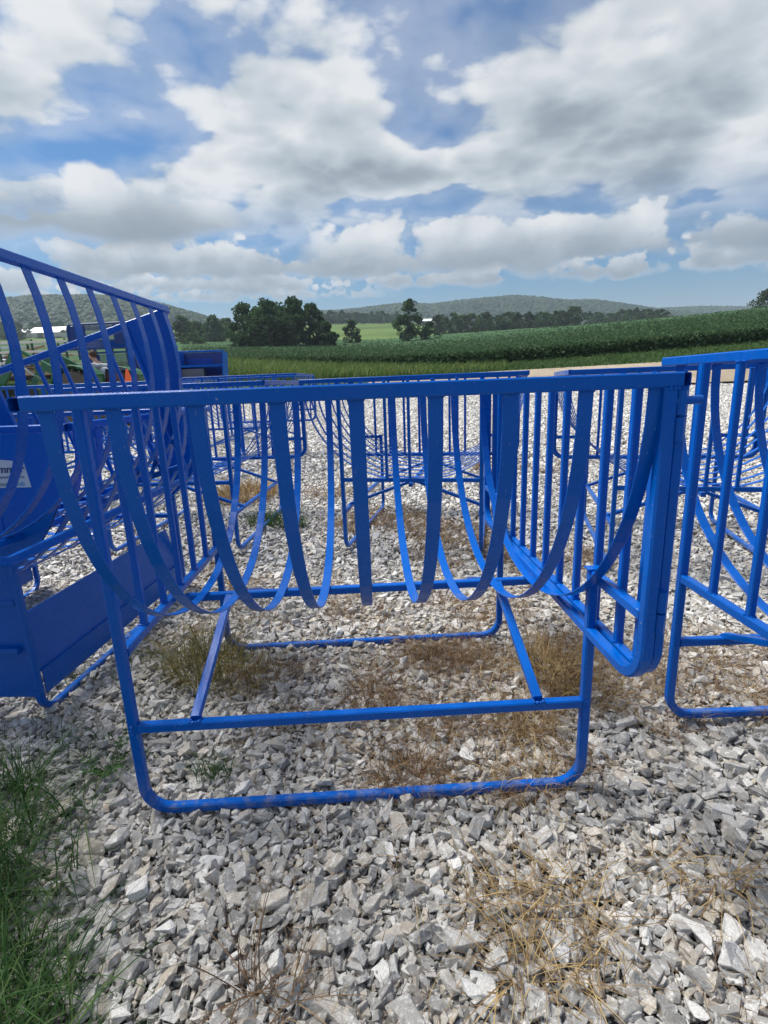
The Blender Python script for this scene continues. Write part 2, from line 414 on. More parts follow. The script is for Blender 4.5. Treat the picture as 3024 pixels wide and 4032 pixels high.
# ------------------------------------------------------------------ hay bale feeders
FW,FD,FO=1.6413,1.2165,.351
ZR,ZT=1.515,1.497           # rim rail centre, underside of the rim
ZL,ZM,ZC=.655,.366,.607     # lower end rail, cross tube, long centre tube
TB=.034
STRAPX=[.106,.267,.465,.663,.856,1.053,1.241,1.431,1.609]
def strap_curve(n=30,zt=ZT,zb=.631,inset=0.0):
    a=FD/2+FO-inset; b=zt-zb; P=[]
    for i in range(n+1):
        th=PI*i/n
        P.append((FD/2-a*math.copysign(abs(math.cos(th))**.96,math.cos(th)),zt-b*math.sin(th)**.97))
    return P
def u_frame(y,right_top,left_top,zb=0.0):
    r=.10; z0=TB/2+zb
    return [(0,y,left_top),(0,y,z0+r)]+arc((r,y,z0+r),r,PI,1.5*PI,7,(1,0,0),(0,0,1))[1:]+\
           arc((FW-r,y,z0+r),r,1.5*PI,2*PI,7,(1,0,0),(0,0,1))+[(FW,y,right_top)]
def weld(mb,c,R,r,axis='z'):
    """a rough bead of weld round a joint"""
    rnd=random.Random(int(abs(c[0]*7919+c[1]*104729+c[2]*1299709)*1000))
    for i in range(10):
        a=2*PI*i/10
        q={'z':(math.cos(a)*R,math.sin(a)*R,0),'y':(math.cos(a)*R,0,math.sin(a)*R),'x':(0,math.cos(a)*R,math.sin(a)*R)}[axis]
        f=R/max(abs(q[0]),abs(q[1]),abs(q[2]))*.96
        s=r*rnd.uniform(.8,1.7)
        mb.ell((c[0]+q[0]*f,c[1]+q[1]*f,c[2]+q[2]*f),(s,s,s),6,4)
def make_feeder(label,sheeted=False,legless=False,group='blue hay bale feeders standing in the gravel yard'):
    root=empty('bale_feeder'); tag(root,label,'bale feeder',group)
    B=lambda n,mb,par=root:mb.build(n,BLUE,par)
    rx=FW+.028
    for y in (-FO,FD+FO):                                   # long rim rails
        m=MB(); m.tube([(.056,y,ZR),(rx,y,ZR)],.034,.038); B('rim_rail',m)
    for x,e in ((.038,.004),(FW+.047,-.012)):
        m=MB(); m.tube([(x,-FO-e,ZR-.001),(x,FD+FO+e,ZR-.001)],.034,.036,hollow=(True,True)); B('end_rail',m)
    top_r=ZT if sheeted else .885
    for y in (0,FD):
        m=MB(); m.tube(u_frame(y,top_r,ZT,.56 if legless else 0),TB,ch=.16,up=Vector((0,1,0)))
        if not sheeted:
            for c in ((0,y,ZM),(FW,y,ZM)): weld(m,c,TB/2+.001,.0045,'x')
        B('support_frame',m)
        if not sheeted: m=MB(); m.tube([(TB/2,y,ZM),(FW-TB/2,y,ZM)],TB,ch=.13); B('cross_tube',m)
    m=MB(); m.tube([(0,TB/2,ZL),(0,FD-TB/2,ZL)],TB,ch=.13); weld(m,(0,TB/2,ZL),TB/2,.004,'y'); B('lower_rail',m)
    m=MB(); m.tube([(TB/2,FD/2,ZC),(FW-TB/2,FD/2,ZC)],TB,ch=.13); B('centre_tube',m)
    for x in (() if sheeted else (.22,1.465)):
        for y in (0,FD):
            m=MB(); yy=FD/2+(TB/2 if y else -TB/2)
            m.tube([(x,y+(-.004 if y else .004),ZM+.022),(x,yy,ZC)],TB,TB*.8,ch=.13); weld(m,(x,y,ZM+TB/2),TB/2,.005,'z'); B('brace',m)
    sc=strap_curve()
    for x in STRAPX:
        m=MB(); m.flat([(x,p[0],p[1]) for p in sc],.052 if sheeted else .039,.006,(1,0,0))
        for yy in (-FO,FD+FO):
            for kk in range(9): m.ell((x-.018+.0045*kk,yy-.004+.003*(kk%2),ZT-.0015),(.0045,.0045,.004),6,4)
        B('hay_strap',m)
    ends=[(0,.025)]+([(FW,.025)] if sheeted else [])
    for x,w in ends:
        for k in range(1,6):
            y=FD*k/6; m=MB(); m.tube([(x,y,ZL+TB/2-.001),(x,y,ZT)],w,ch=.15)
            weld(m,(x,y,ZL+TB/2),w/2,.004); weld(m,(x,y,ZT-.002),w/2,.004); B('upright_bar',m)
    if sheeted:
        m=MB(); m.tube([(FW,TB/2,ZL),(FW,FD-TB/2,ZL)],TB,ch=.13); B('lower_rail',m)
        el=[p for p in sc]
        for x in (.004,FW-.004):
            for side in (0,1):
                pts=[q for q in el if (q[0]<0 if not side else q[0]>FD)]
                yl=0 if not side else FD
                poly=[(x,q[0],q[1]) for q in pts]
                zl=ZT-(ZT-.631)*math.sqrt(max(0,1-((yl-FD/2)/(FD/2+FO))**2))
                poly= poly+[(x,yl,zl),(x,yl,ZT)] if not side else [(x,yl,ZT),(x,yl,zl)]+poly
                m=MB(); m.prism(poly,(.005,0,0)); B('end_plate',m)
        for s in (() if legless else (0,1)):                # steep sheet skirts along both long sides
            yb=FD if s else 0; sg=-1 if s else 1
            q=lambda y,z:(.03,yb+sg*y,z)
            m=MB(); m.prism([q(.006,.250),q(.075,.545),q(.079,.545),q(.010,.250)],(FW-.06,0,0)); m.prism([q(-.014,.243),q(.012,.243),q(.012,.252),q(-.014,.252)],(FW-.06,0,0)); m.prism([q(-.014,.115),q(-.009,.115),q(-.009,.243),q(-.014,.243)],(FW-.06,0,0)); B('side_skirt',m)
        return root
    # fixed frame of the gated end
    r=.115; z0=ZL-.002
    path=[(FW,-FO,ZT),(FW,-FO,z0+r)]+arc((FW,-FO+r,z0+r),r,PI,1.5*PI,8,(0,1,0),(0,0,1))[1:]+arc((FW,FD+FO-r,z0+r),r,1.5*PI,2*PI,8,(0,1,0),(0,0,1))+[(FW,FD+FO,ZT)]
    m=MB(); m.tube(path,.036,ch=.16,up=Vector((1,0,0))); weld(m,(FW,-FO,ZT-.003),.018,.005); B('end_frame',m)
    for a,b in ((-FO+.018,-TB/2),(FD+TB/2,FD+FO-.018)):
        m=MB(); m.tube([(FW,a,.868),(FW,b,.868)],.033,ch=.13); B('stub_rail',m)
    for y in (0,FD):
        m=MB(); m.box((FW,y,.888),(.050,.040,.006)); m.prism([(FW-.020,y-.021,.885),(FW+.022,y-.021,.885),(FW+.016,y-.021,.872),(FW-.012,y-.021,.870)],(0,.004,0)); B('leg_cap',m)
    # swinging gate just outside it
    gx=FW+.043; r=.105; z0=ZL
    path=[(gx,-FO+.02,ZT),(gx,-FO+.02,z0+r)]+arc((gx,-FO+.02+r,z0+r),r,PI,1.5*PI,8,(0,1,0),(0,0,1))[1:]+arc((gx,FD+FO-.02-r,z0+r),r,1.5*PI,2*PI,8,(0,1,0),(0,0,1))+[(gx,FD+FO-.02,ZT)]
    m=MB(); m.tube(path,.033,ch=.16,up=Vector((1,0,0))); g=B('gate',m)
    for y in (-.245,-.12,.06,.236,.412,.588,.764,.94,1.116,1.29,1.44):
        zb=z0+.016+(.012 if y<-.2 or y>1.4 else 0)
        m=MB(); m.tube([(gx,y,zb),(gx,y,ZT)],.026,ch=.15); weld(m,(gx,y,z0+.017),.013,.004); B('gate_bar',m,g)
    for z in (1.425,.885):
        for dz in (-.033,.033):
            m=MB(); m.rod([(FW+.031,-FO-.006,z+dz-.030),(FW+.031,-FO-.006,z+dz+.030)],.0135,12); B('hinge',m,g)
    m=MB(); m.rod([(FW+.01,-FO-.004,1.462),(FW+.085,-FO-.004,1.464)],.011,12); B('latch_pin',m)
    return root
fA=make_feeder('nearest blue bale feeder, seen from its strapped long side in the middle of the picture')
PHI=.0325
fA.location=(-.9257,1.6293,-.031); fA.rotation_euler=(0,0,PHI)
bpy.context.view_layer.update()
def put(label,x,y,ang,dz=0.0):
    o=copy_tree(fA); o['label']=label; o.location=(x,y,ground_z(y)-.025+dz); o.rotation_euler=(0,0,math.radians(ang)); return o
fR=put('blue bale feeder at the right edge, its plain barred end running out of the picture',1.238,.815,0,.02)
fR.scale=(1,1,1.026)
fC=put('blue bale feeder end-on, seen through the middle straps of the nearest one',.83,4.29,77.5,.03)
fB=put('blue bale feeder seen through the left straps, tan dead grass beneath it',-1.36,4.60,86.5,.03)
fD=put('blue bale feeder behind the barred gate of the nearest one, below the dirt track',2.93,3.53,75.5,.03)
fE=put('farthest blue bale feeder, its narrow end just right of the blue feed box',-1.75,8.9,86,.05)
fF=put('blue bale feeder far back on the left beside the blue feed box, mostly hidden',-3.35,6.9,88,.05)
# sheeted feeders on the left
fL=make_feeder('blue sheet-sided feeder at the left edge, carrying a white maker plate',True,False,'blue sheeted feeders at the left')
fL.location=(-1.72,2.27,-.035); fL.rotation_euler=(0,0,math.radians(86.5)); fL.scale=(1,1,.925)
def near_sheet(root):
    zb=.12
    sc=[p for p in strap_curve()]
    lft=[(-.006,p[0],p[1]) for p in sc if p[0]<-.001]
    rgt=[(-.006,p[0],p[1]) for p in sc if p[0]>FD+.001]
    poly=lft+[(-.006,-.001,.80),(-.006,-.001,zb),(-.006,FD,zb),(-.006,FD,.80)]+rgt
    m=MB(); m.prism(poly,(-.005,0,0)); m.build('end_sheet',BLUE,root)
    m=MB(); m.tube([(-.027,.03,.40),(-.027,FD-.03,.40)],.03); m.build('stiffener',BLUE,root)
near_sheet(fL)
T=make_feeder('tilted blue sheeted feeder stacked on another, its high rail slanting across the left skyline',True,True,'blue sheeted feeders at the left')
def place_tilted():
    roll=math.radians(16.0); ex=Vector((.02,1,0)).normalized()
    ey=Vector((-math.cos(roll),0,-math.sin(roll))); ez=ex.cross(ey).normalized(); ey=ez.cross(ex)
    corner=Vector((-1.205,3.2,1.972)); o=corner-ex*(FW+.05)+ey*FO-ez*1.53
    Mx=Matrix.Identity(4)
    o=corner-ex*(FW+.05)+ey*(FO*.72)-ez*1.53
    for i in range(3): Mx[i][0]=ex[i];Mx[i][1]=ey[i]*.72;Mx[i][2]=ez[i];Mx[i][3]=o[i]
    T.matrix_world=Mx
place_tilted()
# white maker plate on the sheeted feeder
def text_mesh(s,size,bold=0.0,shear=0.0):
    c=bpy.data.curves.new('lettering','FONT'); c.body=s; c.size=size; c.offset=bold; c.shear=shear; c.extrude=.0004
    o=bpy.data.objects.new('lettering',c); COL.objects.link(o)
    bpy.context.view_layer.update()
    me=bpy.data.meshes.new_from_object(o.evaluated_get(bpy.context.evaluated_depsgraph_get()))
    bpy.data.objects.remove(o); return me
def lettering(s,size,mat,parent,loc,rot,bold=0.0,shear=0.0,name='lettering'):
    me=text_mesh(s,size,bold,shear); me.materials.clear(); me.materials.append(mat)
    o=link(bpy.data.objects.new(name,me)); o.parent=parent; o.location=loc; o.rotation_euler=rot; return o
NAVY=simple('navy_print',(.012,.03,.11),.5); CYAN=simple('cyan_print',(.05,.32,.52),.5); GREYP=simple('grey_print',(.22,.23,.25),.5)
PLATE=simple('white_enamel_plate',(.52,.55,.56),.4,.06)
m=MB(); h=.135; w=.30
poly=[(-w/2,0,0),(w/2,0,0)]+[(w/2-.012-(w-.024)*i/12,0,h-.018+.018*math.sin(PI*i/12)) for i in range(13)]
m.prism(poly,(0,.004,0))
plate=m.build('maker_plate',PLATE); plate.parent=fL
# the part of the plate seen in the picture is its right half
plate.location=(-.0125,-.03,1.245); plate.rotation_euler=(0,0,-PI/2)
PW=.30
for s_,size,mat,x,z,b,sh in (('Schummer',.050,NAVY,.138,.072,.0012,.18),('schummerent.ca',.021,NAVY,.128,.045,.0,0),('property',.012,GREYP,-.03,.029,0,0),('power',.030,GREYP,-.012,.008,.0006,.1),('web',.030,CYAN,.072,.008,.0004,.1)):
    me=text_mesh(s_,size,b,sh); me.materials.clear(); me.materials.append(mat)
    o=link(bpy.data.objects.new('lettering',me)); o.parent=plate; o.rotation_euler=(PI/2,0,0)
    wd=max(v.co.x for v in me.vertices)
    o.location=((x-wd) if x>.1 else x,-.0008,z)
# ------------------------------------------------------------------ ground
def lot():
    xs=np.concatenate([np.linspace(-26,-4,30),np.linspace(-3.9,3.9,80),np.linspace(4,26,30)])
    ys=np.concatenate([np.linspace(-3,6,90),np.linspace(6.1,21,60)])
    rs=np.random.RandomState(2)
    V=[(x,y,ground_z(y)-.055+ (.012*math.sin(3.1*x+1.7*y)*math.sin(2.3*y-.9*x) if y<19 else -.0)) for y in ys for x in xs]
    n=len(xs); F=[(j*n+i,j*n+i+1,(j+1)*n+i+1,(j+1)*n+i) for j in range(len(ys)-1) for i in range(n-1)]
    o=link(bpy.data.objects.new('yard_ground',np_mesh('yard_ground',V,F,[YARD],smooth=True))); tag(o,kind='structure')
lot()
def rock_variants(n,pts,seed,bev):
    out=[]
    rnd=random.Random(seed)
    for k in range(n):
        bm=bmesh.new(); ax=(rnd.uniform(.85,1.4),rnd.uniform(.6,1.0),rnd.uniform(.34,.66))
        sk=rnd.uniform(-.5,.5)
        for i in range(8):                                  # a skewed, broken block
            c=Vector((1 if i&1 else -1,1 if i&2 else -1,1 if i&4 else -1))
            if rnd.random()<.24: continue
            p=Vector((c.x*rnd.uniform(.42,.82),c.y*rnd.uniform(.42,.82),c.z*rnd.uniform(.42,.80))); p.x+=sk*p.y
            bm.verts.new((p.x*ax[0],p.y*ax[1],p.z*ax[2]))
        for i in range(max(4,pts-6)):
            p=Vector((rnd.gauss(0,1),rnd.gauss(0,1),rnd.gauss(0,1))).normalized()*rnd.uniform(.74,.98)
            bm.verts.new((p.x*ax[0],p.y*ax[1],p.z*ax[2]))
        bmesh.ops.convex_hull(bm,input=bm.verts)
        bmesh.ops.delete(bm,geom=[v for v in bm.verts if not v.link_faces],context='VERTS')
        bmesh.ops.dissolve_limit(bm,angle_limit=math.radians(24),verts=bm.verts,edges=bm.edges)
        if bev:
            bmesh.ops.bevel(bm,geom=bm.edges[:],offset=bev,segments=1,affect='EDGES',profile=.5,clamp_overlap=True)
        bmesh.ops.triangulate(bm,faces=bm.faces)
        if bev:                                             # broken, uneven faces
            from mathutils import noise as mn
            long=[e for e in bm.edges if e.calc_length()>.34]
            bmesh.ops.subdivide_edges(bm,edges=long,cuts=1)
            bmesh.ops.triangulate(bm,faces=bm.faces)
            of=Vector((k*3.1,k*1.7,seed))
            for v in bm.verts: v.co*=1+.085*mn.noise(v.co*2.6+of)+.045*mn.noise(v.co*6+of)
        bm.verts.ensure_lookup_table(); bm.verts.index_update()
        out.append((np.array([v.co[:] for v in bm.verts],np.float32),np.array([[v.index for v in f.verts] for f in bm.faces],np.int32)))
        bm.free()
    return out
class Scatter:
    def __init__(s): s.V=[];s.F=[];s.t=[];s.w=[];s.n=0
    def add(s,var,xyz,size,rs,tilt=.9,zs=1.0,tone=None):
        N=len(xyz); idx=rs.randint(0,len(var),N)
        for k,(v,f) in enumerate(var):
            sel=np.where(idx==k)[0]
            if not len(sel): continue
            n=len(sel); a=rs.uniform(0,2*PI,n); b=rs.normal(0,tilt*.5,n); c=rs.normal(0,tilt*.5,n)
            ca,sa,cb,sb,cc,sc=np.cos(a),np.sin(a),np.cos(b),np.sin(b),np.cos(c),np.sin(c); o=np.zeros(n); l=np.ones(n)
            Rz=np.array([[ca,-sa,o],[sa,ca,o],[o,o,l]]).transpose(2,0,1); Rx=np.array([[l,o,o],[o,cb,-sb],[o,sb,cb]]).transpose(2,0,1)
            Ry=np.array([[cc,o,sc],[o,l,o],[-sc,o,cc]]).transpose(2,0,1)
            R=Rz@Rx@Ry
            P=np.einsum('nij,vj->nvi',R,v)*size[sel][:,None,None]+xyz[sel][:,None,:]
            s.V.append(P.reshape(-1,3)); s.F.append((f[None]+ (s.n+np.arange(n)*len(v))[:,None,None]).reshape(-1,3)); s.n+=n*len(v)
            tt=rs.beta(1.7,1.6,n) if tone is None else tone[sel]
            s.t.append(np.repeat(tt,len(v))); s.w.append(np.repeat(rs.uniform(0,1,n),len(v)))
    def build(s,name,mat):
        me=np_mesh(name,np.concatenate(s.V),np.concatenate(s.F),[mat],{'tone':np.concatenate(s.t),'warm':np.concatenate(s.w)})
        return link(bpy.data.objects.new(name,me))
def gz(y): return .0031*np.maximum(0,y-1.5)**2
def jgrid(y0,y1,sp,rs,half=.86,pad=.7):
    X=[];Y=[]
    for y in np.arange(y0,y1,sp):
        w=half*max(y,.3)+pad; x=np.arange(-w,w,sp); X.append(x);Y.append(np.full(len(x),y))
    X=np.concatenate(X);Y=np.concatenate(Y)
    return X+rs.uniform(-.62,.62,len(X))*sp,Y+rs.uniform(-.62,.62,len(Y))*sp
def gravel():
    rs=np.random.RandomState(5); S_=Scatter()
    big=rock_variants(56,13,1,.035); mid=rock_variants(24,12,2,0); low=rock_variants(16,9,3,0)
    def lay(var,y0,y1,sp,smin,smax,zoff,tilt,pw=2.2,half=.86,pad=.7,keep=1.0,tn=1.0):
        far=np.clip((y0-2)/6,0,1)  # lifts tone of farther stones: sunlight out there put into their colour
        x,y=jgrid(y0,y1,sp,rs,half,pad)
        if keep<1:
            k=rs.uniform(0,1,len(x))<keep; x,y=x[k],y[k]
        sz=smin+(smax-smin)*rs.power(1/pw,len(x))
        z=gz(y)-.055+zoff+sz*rs.uniform(.02,.55,len(x))
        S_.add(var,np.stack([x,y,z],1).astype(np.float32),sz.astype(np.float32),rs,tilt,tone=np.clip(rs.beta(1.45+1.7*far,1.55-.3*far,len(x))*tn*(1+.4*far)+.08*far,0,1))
    lay(mid,.45,4.2,.0165,.008,.016,.002,1.6,tn=.75)  # small gap-filling layers toned down: shade between big stones put into colour
    lay(mid,.45,4.2,.026,.012,.024,.006,1.3,1.8,tn=.85)
    lay(big,.45,4.2,.034,.016,.032,.011,.9,1.8)
    lay(big,.45,4.2,.066,.028,.050,.009,.65,1.9,tn=1.04)
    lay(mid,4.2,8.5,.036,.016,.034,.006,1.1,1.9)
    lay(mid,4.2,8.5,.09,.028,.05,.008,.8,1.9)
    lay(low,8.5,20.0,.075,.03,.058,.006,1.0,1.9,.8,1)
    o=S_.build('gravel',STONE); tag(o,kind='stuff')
gravel()
# ------------------------------------------------------------------ land beyond the yard
def field_mat(name,c0,c1,sc=.15,rows=False,b=.3,bs=2.5):
    m,N,bs_=new_mat(name)
    geo=N.n('ShaderNodeNewGeometry').outputs['Position']
    f=noise(N,sc,6,.6,geo); g=noise(N,bs,5,.65,geo)
    c=N.mix(N.smooth(f,.35,.65),c0,c1)
    c=N.mix(N.m('MULTIPLY',N.smooth(g,.45,.75),.45),c,tuple(x*.45 for x in c0))
    setin(N,bs_,Base_Color=c,Roughness=.95,Specular_IOR_Level=.05,Normal=bump(N,g,b,.35))
    return m
CROP=field_mat('bean_canopy',(.045,.098,.042),(.062,.120,.052),.05,b=.9,bs=1.3)
MEADOW=field_mat('meadow',(.075,.125,.035),(.13,.19,.06),.02)
VERGE=field_mat('mown_verge',(.028,.062,.018),(.055,.10,.03),.4,bs=5)
TRACK=field_mat('dirt_track_surface',(.30,.245,.18),(.40,.335,.25),.5,bs=3,b=.15)
EDGE_U=[-.95,-.30,-.12,.14,.58,.95]; EDGE_Y=[52,50,45,39,38,38]
def edge_y(u): return float(np.interp(u,EDGE_U,EDGE_Y))
def fan(name,y_of,mat,us,dz=0.0,kind='structure',attrs=None):
    """sheet over bearings us; y_of(u) gives the distances"""
    V=[];n=None
    for u in us:
        ys=y_of(u); n=len(ys)
        for y in ys: V.append((u*y,y,terrain_z(u*y,y)+(dz(u,y) if callable(dz) else dz)))
    F=[(i*n+j,(i+1)*n+j,(i+1)*n+j+1,i*n+j+1) for i in range(len(us)-1) for j in range(n-1)]
    o=link(bpy.data.objects.new(name,np_mesh(name,V,F,[mat],smooth=True)))
    if kind: tag(o,kind=kind)
    return o
US=np.linspace(-.95,.95,120)
fan('grass_verge',lambda u:np.concatenate([np.linspace(20.4,30,8),np.linspace(31,edge_y(u)+3,10)]),VERGE,US,-.02)
fan('dirt_track',lambda u:np.linspace(20.2,27.6,8),TRACK,np.linspace(-.02,.95,50),.03)
fan('meadow_land',lambda u:np.geomspace(edge_y(u)+2,640,60),MEADOW,US,-.4)
rngf=np.random.RandomState(8)
def crop_far(u): return float(np.interp(u,[-.95,-.5,-.3,-.22,-.1,0,.12,.2,.3,.95],[330,300,215,215,200,185,215,225,235,235]))
def crop_dz(u,y):
    e=edge_y(u)
    return .82*min(1,(y-e)/.5)+.05*math.sin(u*y*1.9+y*.3)*math.sin(y*1.3)
crop=fan('bean_field',lambda u:np.concatenate([[edge_y(u),edge_y(u)+.5],np.geomspace(edge_y(u)+.9,crop_far(u),70)]),CROP,np.linspace(-.95,.95,220),crop_dz,'stuff')
# leaf quads on the crop edge and near canopy
def leaf_quads(C,size,rs,flat=.0):
    n=len(C); a=rs.normal(0,1,(n,3)); a[:,2]*=(1-flat); a/=np.linalg.norm(a,axis=1)[:,None]
    b=rs.normal(0,1,(n,3)); b-=a*(a*b).sum(1)[:,None]; b/=np.linalg.norm(b,axis=1)[:,None]
    s=size[:,None]
    V=np.stack([C-a*s,C+b*s*.55,C+a*s,C-b*s*.55],1).reshape(-1,3)
    F=np.arange(4*n).reshape(n,4); return V,F
LEAF=blade_mat('bean_leaves',(.036,.080,.032),(.066,.12,.050),(.10,.155,.068),.35)
def bean_leaves():
    rs=np.random.RandomState(4); n=120000
    u=rs.uniform(-.36,.92,n); d=rs.exponential(26,n)*(rs.uniform(0,1,n)>.24)
    C=[];
    for ui,di in zip(u,d):
        e=edge_y(ui)-.15; y=e+di+rs.normal(0,.25)
        top=.98*min(1,.85+.3*rs.uniform()); h=rs.uniform(.05,1)**.7*top if di==0 else top-.16*rs.uniform()
        x=ui*y; C.append((x,y,terrain_z(x,y)+h))
    V,F=leaf_quads(np.array(C),rs.uniform(.06,.13,n)*(1+np.minimum(d,120)/60),rs)
    me=np_mesh('bean_leaves',V,F,[LEAF],{'tone':np.repeat(rs.uniform(0,1,n),4)})
    tag(link(bpy.data.objects.new('bean_leaves',me)),kind='stuff')
bean_leaves()
# grass blades
def blades(base,length,width,lean,rs,seg=3,droop=.6,azi=None):
    """base (n,3); returns verts, quads: tapering ribbons that bend over"""
    n=len(base); az=rs.uniform(0,2*PI,n) if azi is None else azi; dx,dy=np.cos(az),np.sin(az)
    V=[]; tw=rs.uniform(-1,1,n)
    sx,sy=-np.sin(az+tw),np.cos(az+tw)
    p=np.array(base,float).copy(); ang=lean.copy()
    for i in range(seg+1):
        w=width*(1-(i/seg)**1.6)*.5+width*.04
        V.append(np.stack([p[:,0]-sx*w,p[:,1]-sy*w,p[:,2]],1)); V.append(np.stack([p[:,0]+sx*w,p[:,1]+sy*w,p[:,2]],1))
        st=length/seg; p[:,0]+=dx*np.sin(ang)*st; p[:,1]+=dy*np.sin(ang)*st; p[:,2]+=np.cos(ang)*st
        ang=np.minimum(ang+droop*rs.uniform(.4,1.3,n)*(1/seg)*2,2.0)
    V=np.stack(V,1); k=2*(seg+1); off=np.arange(n)[:,None]*k
    F=np.concatenate([off+np.array([[2*i,2*i+1,2*i+3,2*i+2]]) for i in range(seg)],0)
    return V.reshape(-1,3),F,k
def blade_obj(name,parts,mat,rs,kind='stuff'):
    Vs=[];Fs=[];T=[];o=0
    for V,F,k in parts:
        Vs.append(V);Fs.append(F+o);o+=len(V); n=len(V)//k; T.append(np.repeat(rs.uniform(0,1,n),k))
    me=np_mesh(name,np.concatenate(Vs),np.concatenate(Fs),[mat],{'tone':np.concatenate(T)})
    ob=link(bpy.data.objects.new(name,me))
    if kind: tag(ob,kind=kind)
    return ob
TALL=blade_mat('tall_verge_grass',(.055,.115,.028),(.11,.18,.045),(.24,.25,.09),.35)
def tall_grass():
    rs=np.random.RandomState(14); n=30000
    u=rs.uniform(-.95,.24,n); y=rs.uniform(28,48,n)
    keep=y<np.interp(u,[-.95,-.2,.05,.24],[50,47,40,38.5]); keep&=rs.uniform(0,1,n)<np.interp(u,[.0,.24],[1,.35])
    u,y=u[keep],y[keep]; x=u*y
    b=np.array([(a,c,terrain_z(a,c)-.05) for a,c in zip(x,y)])
    L=np.interp(u,[-.95,-.3,-.12,.05,.24],[1.1,1.15,.75,.55,.45])*rs.uniform(.6,1.25,len(u))
    p1=blades(b,L,np.full(len(u),.045),rs.uniform(0,.35,len(u)),rs)
    m=16000; u=rs.uniform(-.2,.92,m); y=rs.uniform(27.4,39,m); x=u*y
    keep=y<np.array([edge_y(q) for q in u]); u,y,x=u[keep],y[keep],x[keep]
    b=np.array([(a,c,terrain_z(a,c)-.04) for a,c in zip(x,y)])
    p2=blades(b,rs.uniform(.12,.34,len(u)),np.full(len(u),.04),rs.uniform(0,.5,len(u)),rs)
    blade_obj('tall_grass',[p1],TALL,rs); blade_obj('verge_grass',[p2],blade_mat('verge_blades',(.035,.08,.024),(.07,.125,.038),(.11,.16,.055)),rs)
tall_grass()
# ------------------------------------------------------------------ hills
FOREST=field_mat('wooded_hillside',(.016,.036,.014),(.03,.06,.02),.02,b=1,bs=.12)
def hill(name,pts,depth,cr):
    """pts: (bearing u, distance, tangent of elevation of the crest)"""
    us=np.linspace(pts[0][0],pts[-1][0],70); V=[]; n=14
    for u in us:
        r=np.interp(u,[p[0] for p in pts],[p[1] for p in pts]); e=ec(np.interp(u,[p[0] for p in pts],[p[2] for p in pts]))
        zc=1.5+r*e-cr; r0_=r-depth; z0=terrain_z(u*r0_,r0_)-3
        for k in range(n):
            f=k/(n-1); y=r0_+depth*1.5*f
            z=z0+(zc-z0)*math.sin(min(1,f*1.5)*PI/2)**.85 if f<=.667 else zc-(f-.667)*90
            V.append((u*y,y,z))
    F=[(i*n+j,(i+1)*n+j,(i+1)*n+j+1,i*n+j+1) for i in range(len(us)-1) for j in range(n-1)]
    o=link(bpy.data.objects.new(name,np_mesh(name,V,F,[FOREST],smooth=True))); tag(o,kind='structure')
    return us,V,n
CROWN_A=blade_mat('far_crowns',(.026,.060,.030),(.036,.076,.034),(.050,.095,.042),.25)
def crown_variants(k,seed):
    out=[]; rnd=random.Random(seed)
    for i in range(k):
        bm=bmesh.new(); bmesh.ops.create_icosphere(bm,subdivisions=2,radius=1)
        of=Vector((rnd.uniform(0,50),rnd.uniform(0,50),rnd.uniform(0,50)))
        from mathutils import noise as mn
        for v in bm.verts:
            f=1+.30*mn.noise(v.co*2.2+of)+.18*mn.noise(v.co*5+of); v.co*=f; v.co.z*=.95
        bm.verts.index_update(); bm.verts.ensure_lookup_table()
        out.append((np.array([v.co[:] for v in bm.verts],np.float32),np.array([[v.index for v in f.verts] for f in bm.faces],np.int32))); bm.free()
    return out
CV=crown_variants(8,3)
def woods(name,us,V,n,count,size,seed,fmax=.72,conif=0):
    rs=np.random.RandomState(seed); V=np.array(V).reshape(len(us),n,3); S_=Scatter()
    i=rs.uniform(0,len(us)-1.001,count); j=rs.uniform(0,(n-1)*fmax,count); i0,j0=i.astype(int),j.astype(int); fi,fj=(i-i0)[:,None],(j-j0)[:,None]
    P=(V[i0,j0]*(1-fi)+V[i0+1,j0]*fi)*(1-fj)+(V[i0,j0+1]*(1-fi)+V[i0+1,j0+1]*fi)*fj
    s=rs.uniform(.6,1.3,count)*size; P[:,2]+=s*.5
    S_.add(CV,P.astype(np.float32),s.astype(np.float32),rs,.3)
    o=S_.build(name,CROWN_A); tag(o,kind='stuff')
h1=hill('wooded_hill',[(-1.0,760,.158),(-.74,760,.180),(-.62,760,.188),(-.5,760,.185),(-.40,760,.168),(-.33,760,.143),(-.26,760,.118),(-.2,760,.105)],170,4)
woods('hillside_forest',*h1,11000,3.6,21)
h2=hill('distant_ridge',[(-.2,1150,.118),(-.12,1150,.138),(-.07,1150,.137),(-.02,1150,.141),(.04,1150,.147),(.1,1150,.144),(.17,1150,.151),(.25,1150,.156),(.30,1150,.150),(.34,1150,.143),(.40,1150,.141),(.45,1150,.131),(.53,1150,.115),(.62,1150,.10)],260,6)
woods('ridge_forest',*h2,14000,4.8,22)
h3=hill('far_right_ridge',[(.40,1500,.100),(.5,1500,.121),(.58,1500,.122),(.7,1500,.117),(.95,1500,.110)],260,8)
woods('far_ridge_forest',*h3,5000,6.5,23)
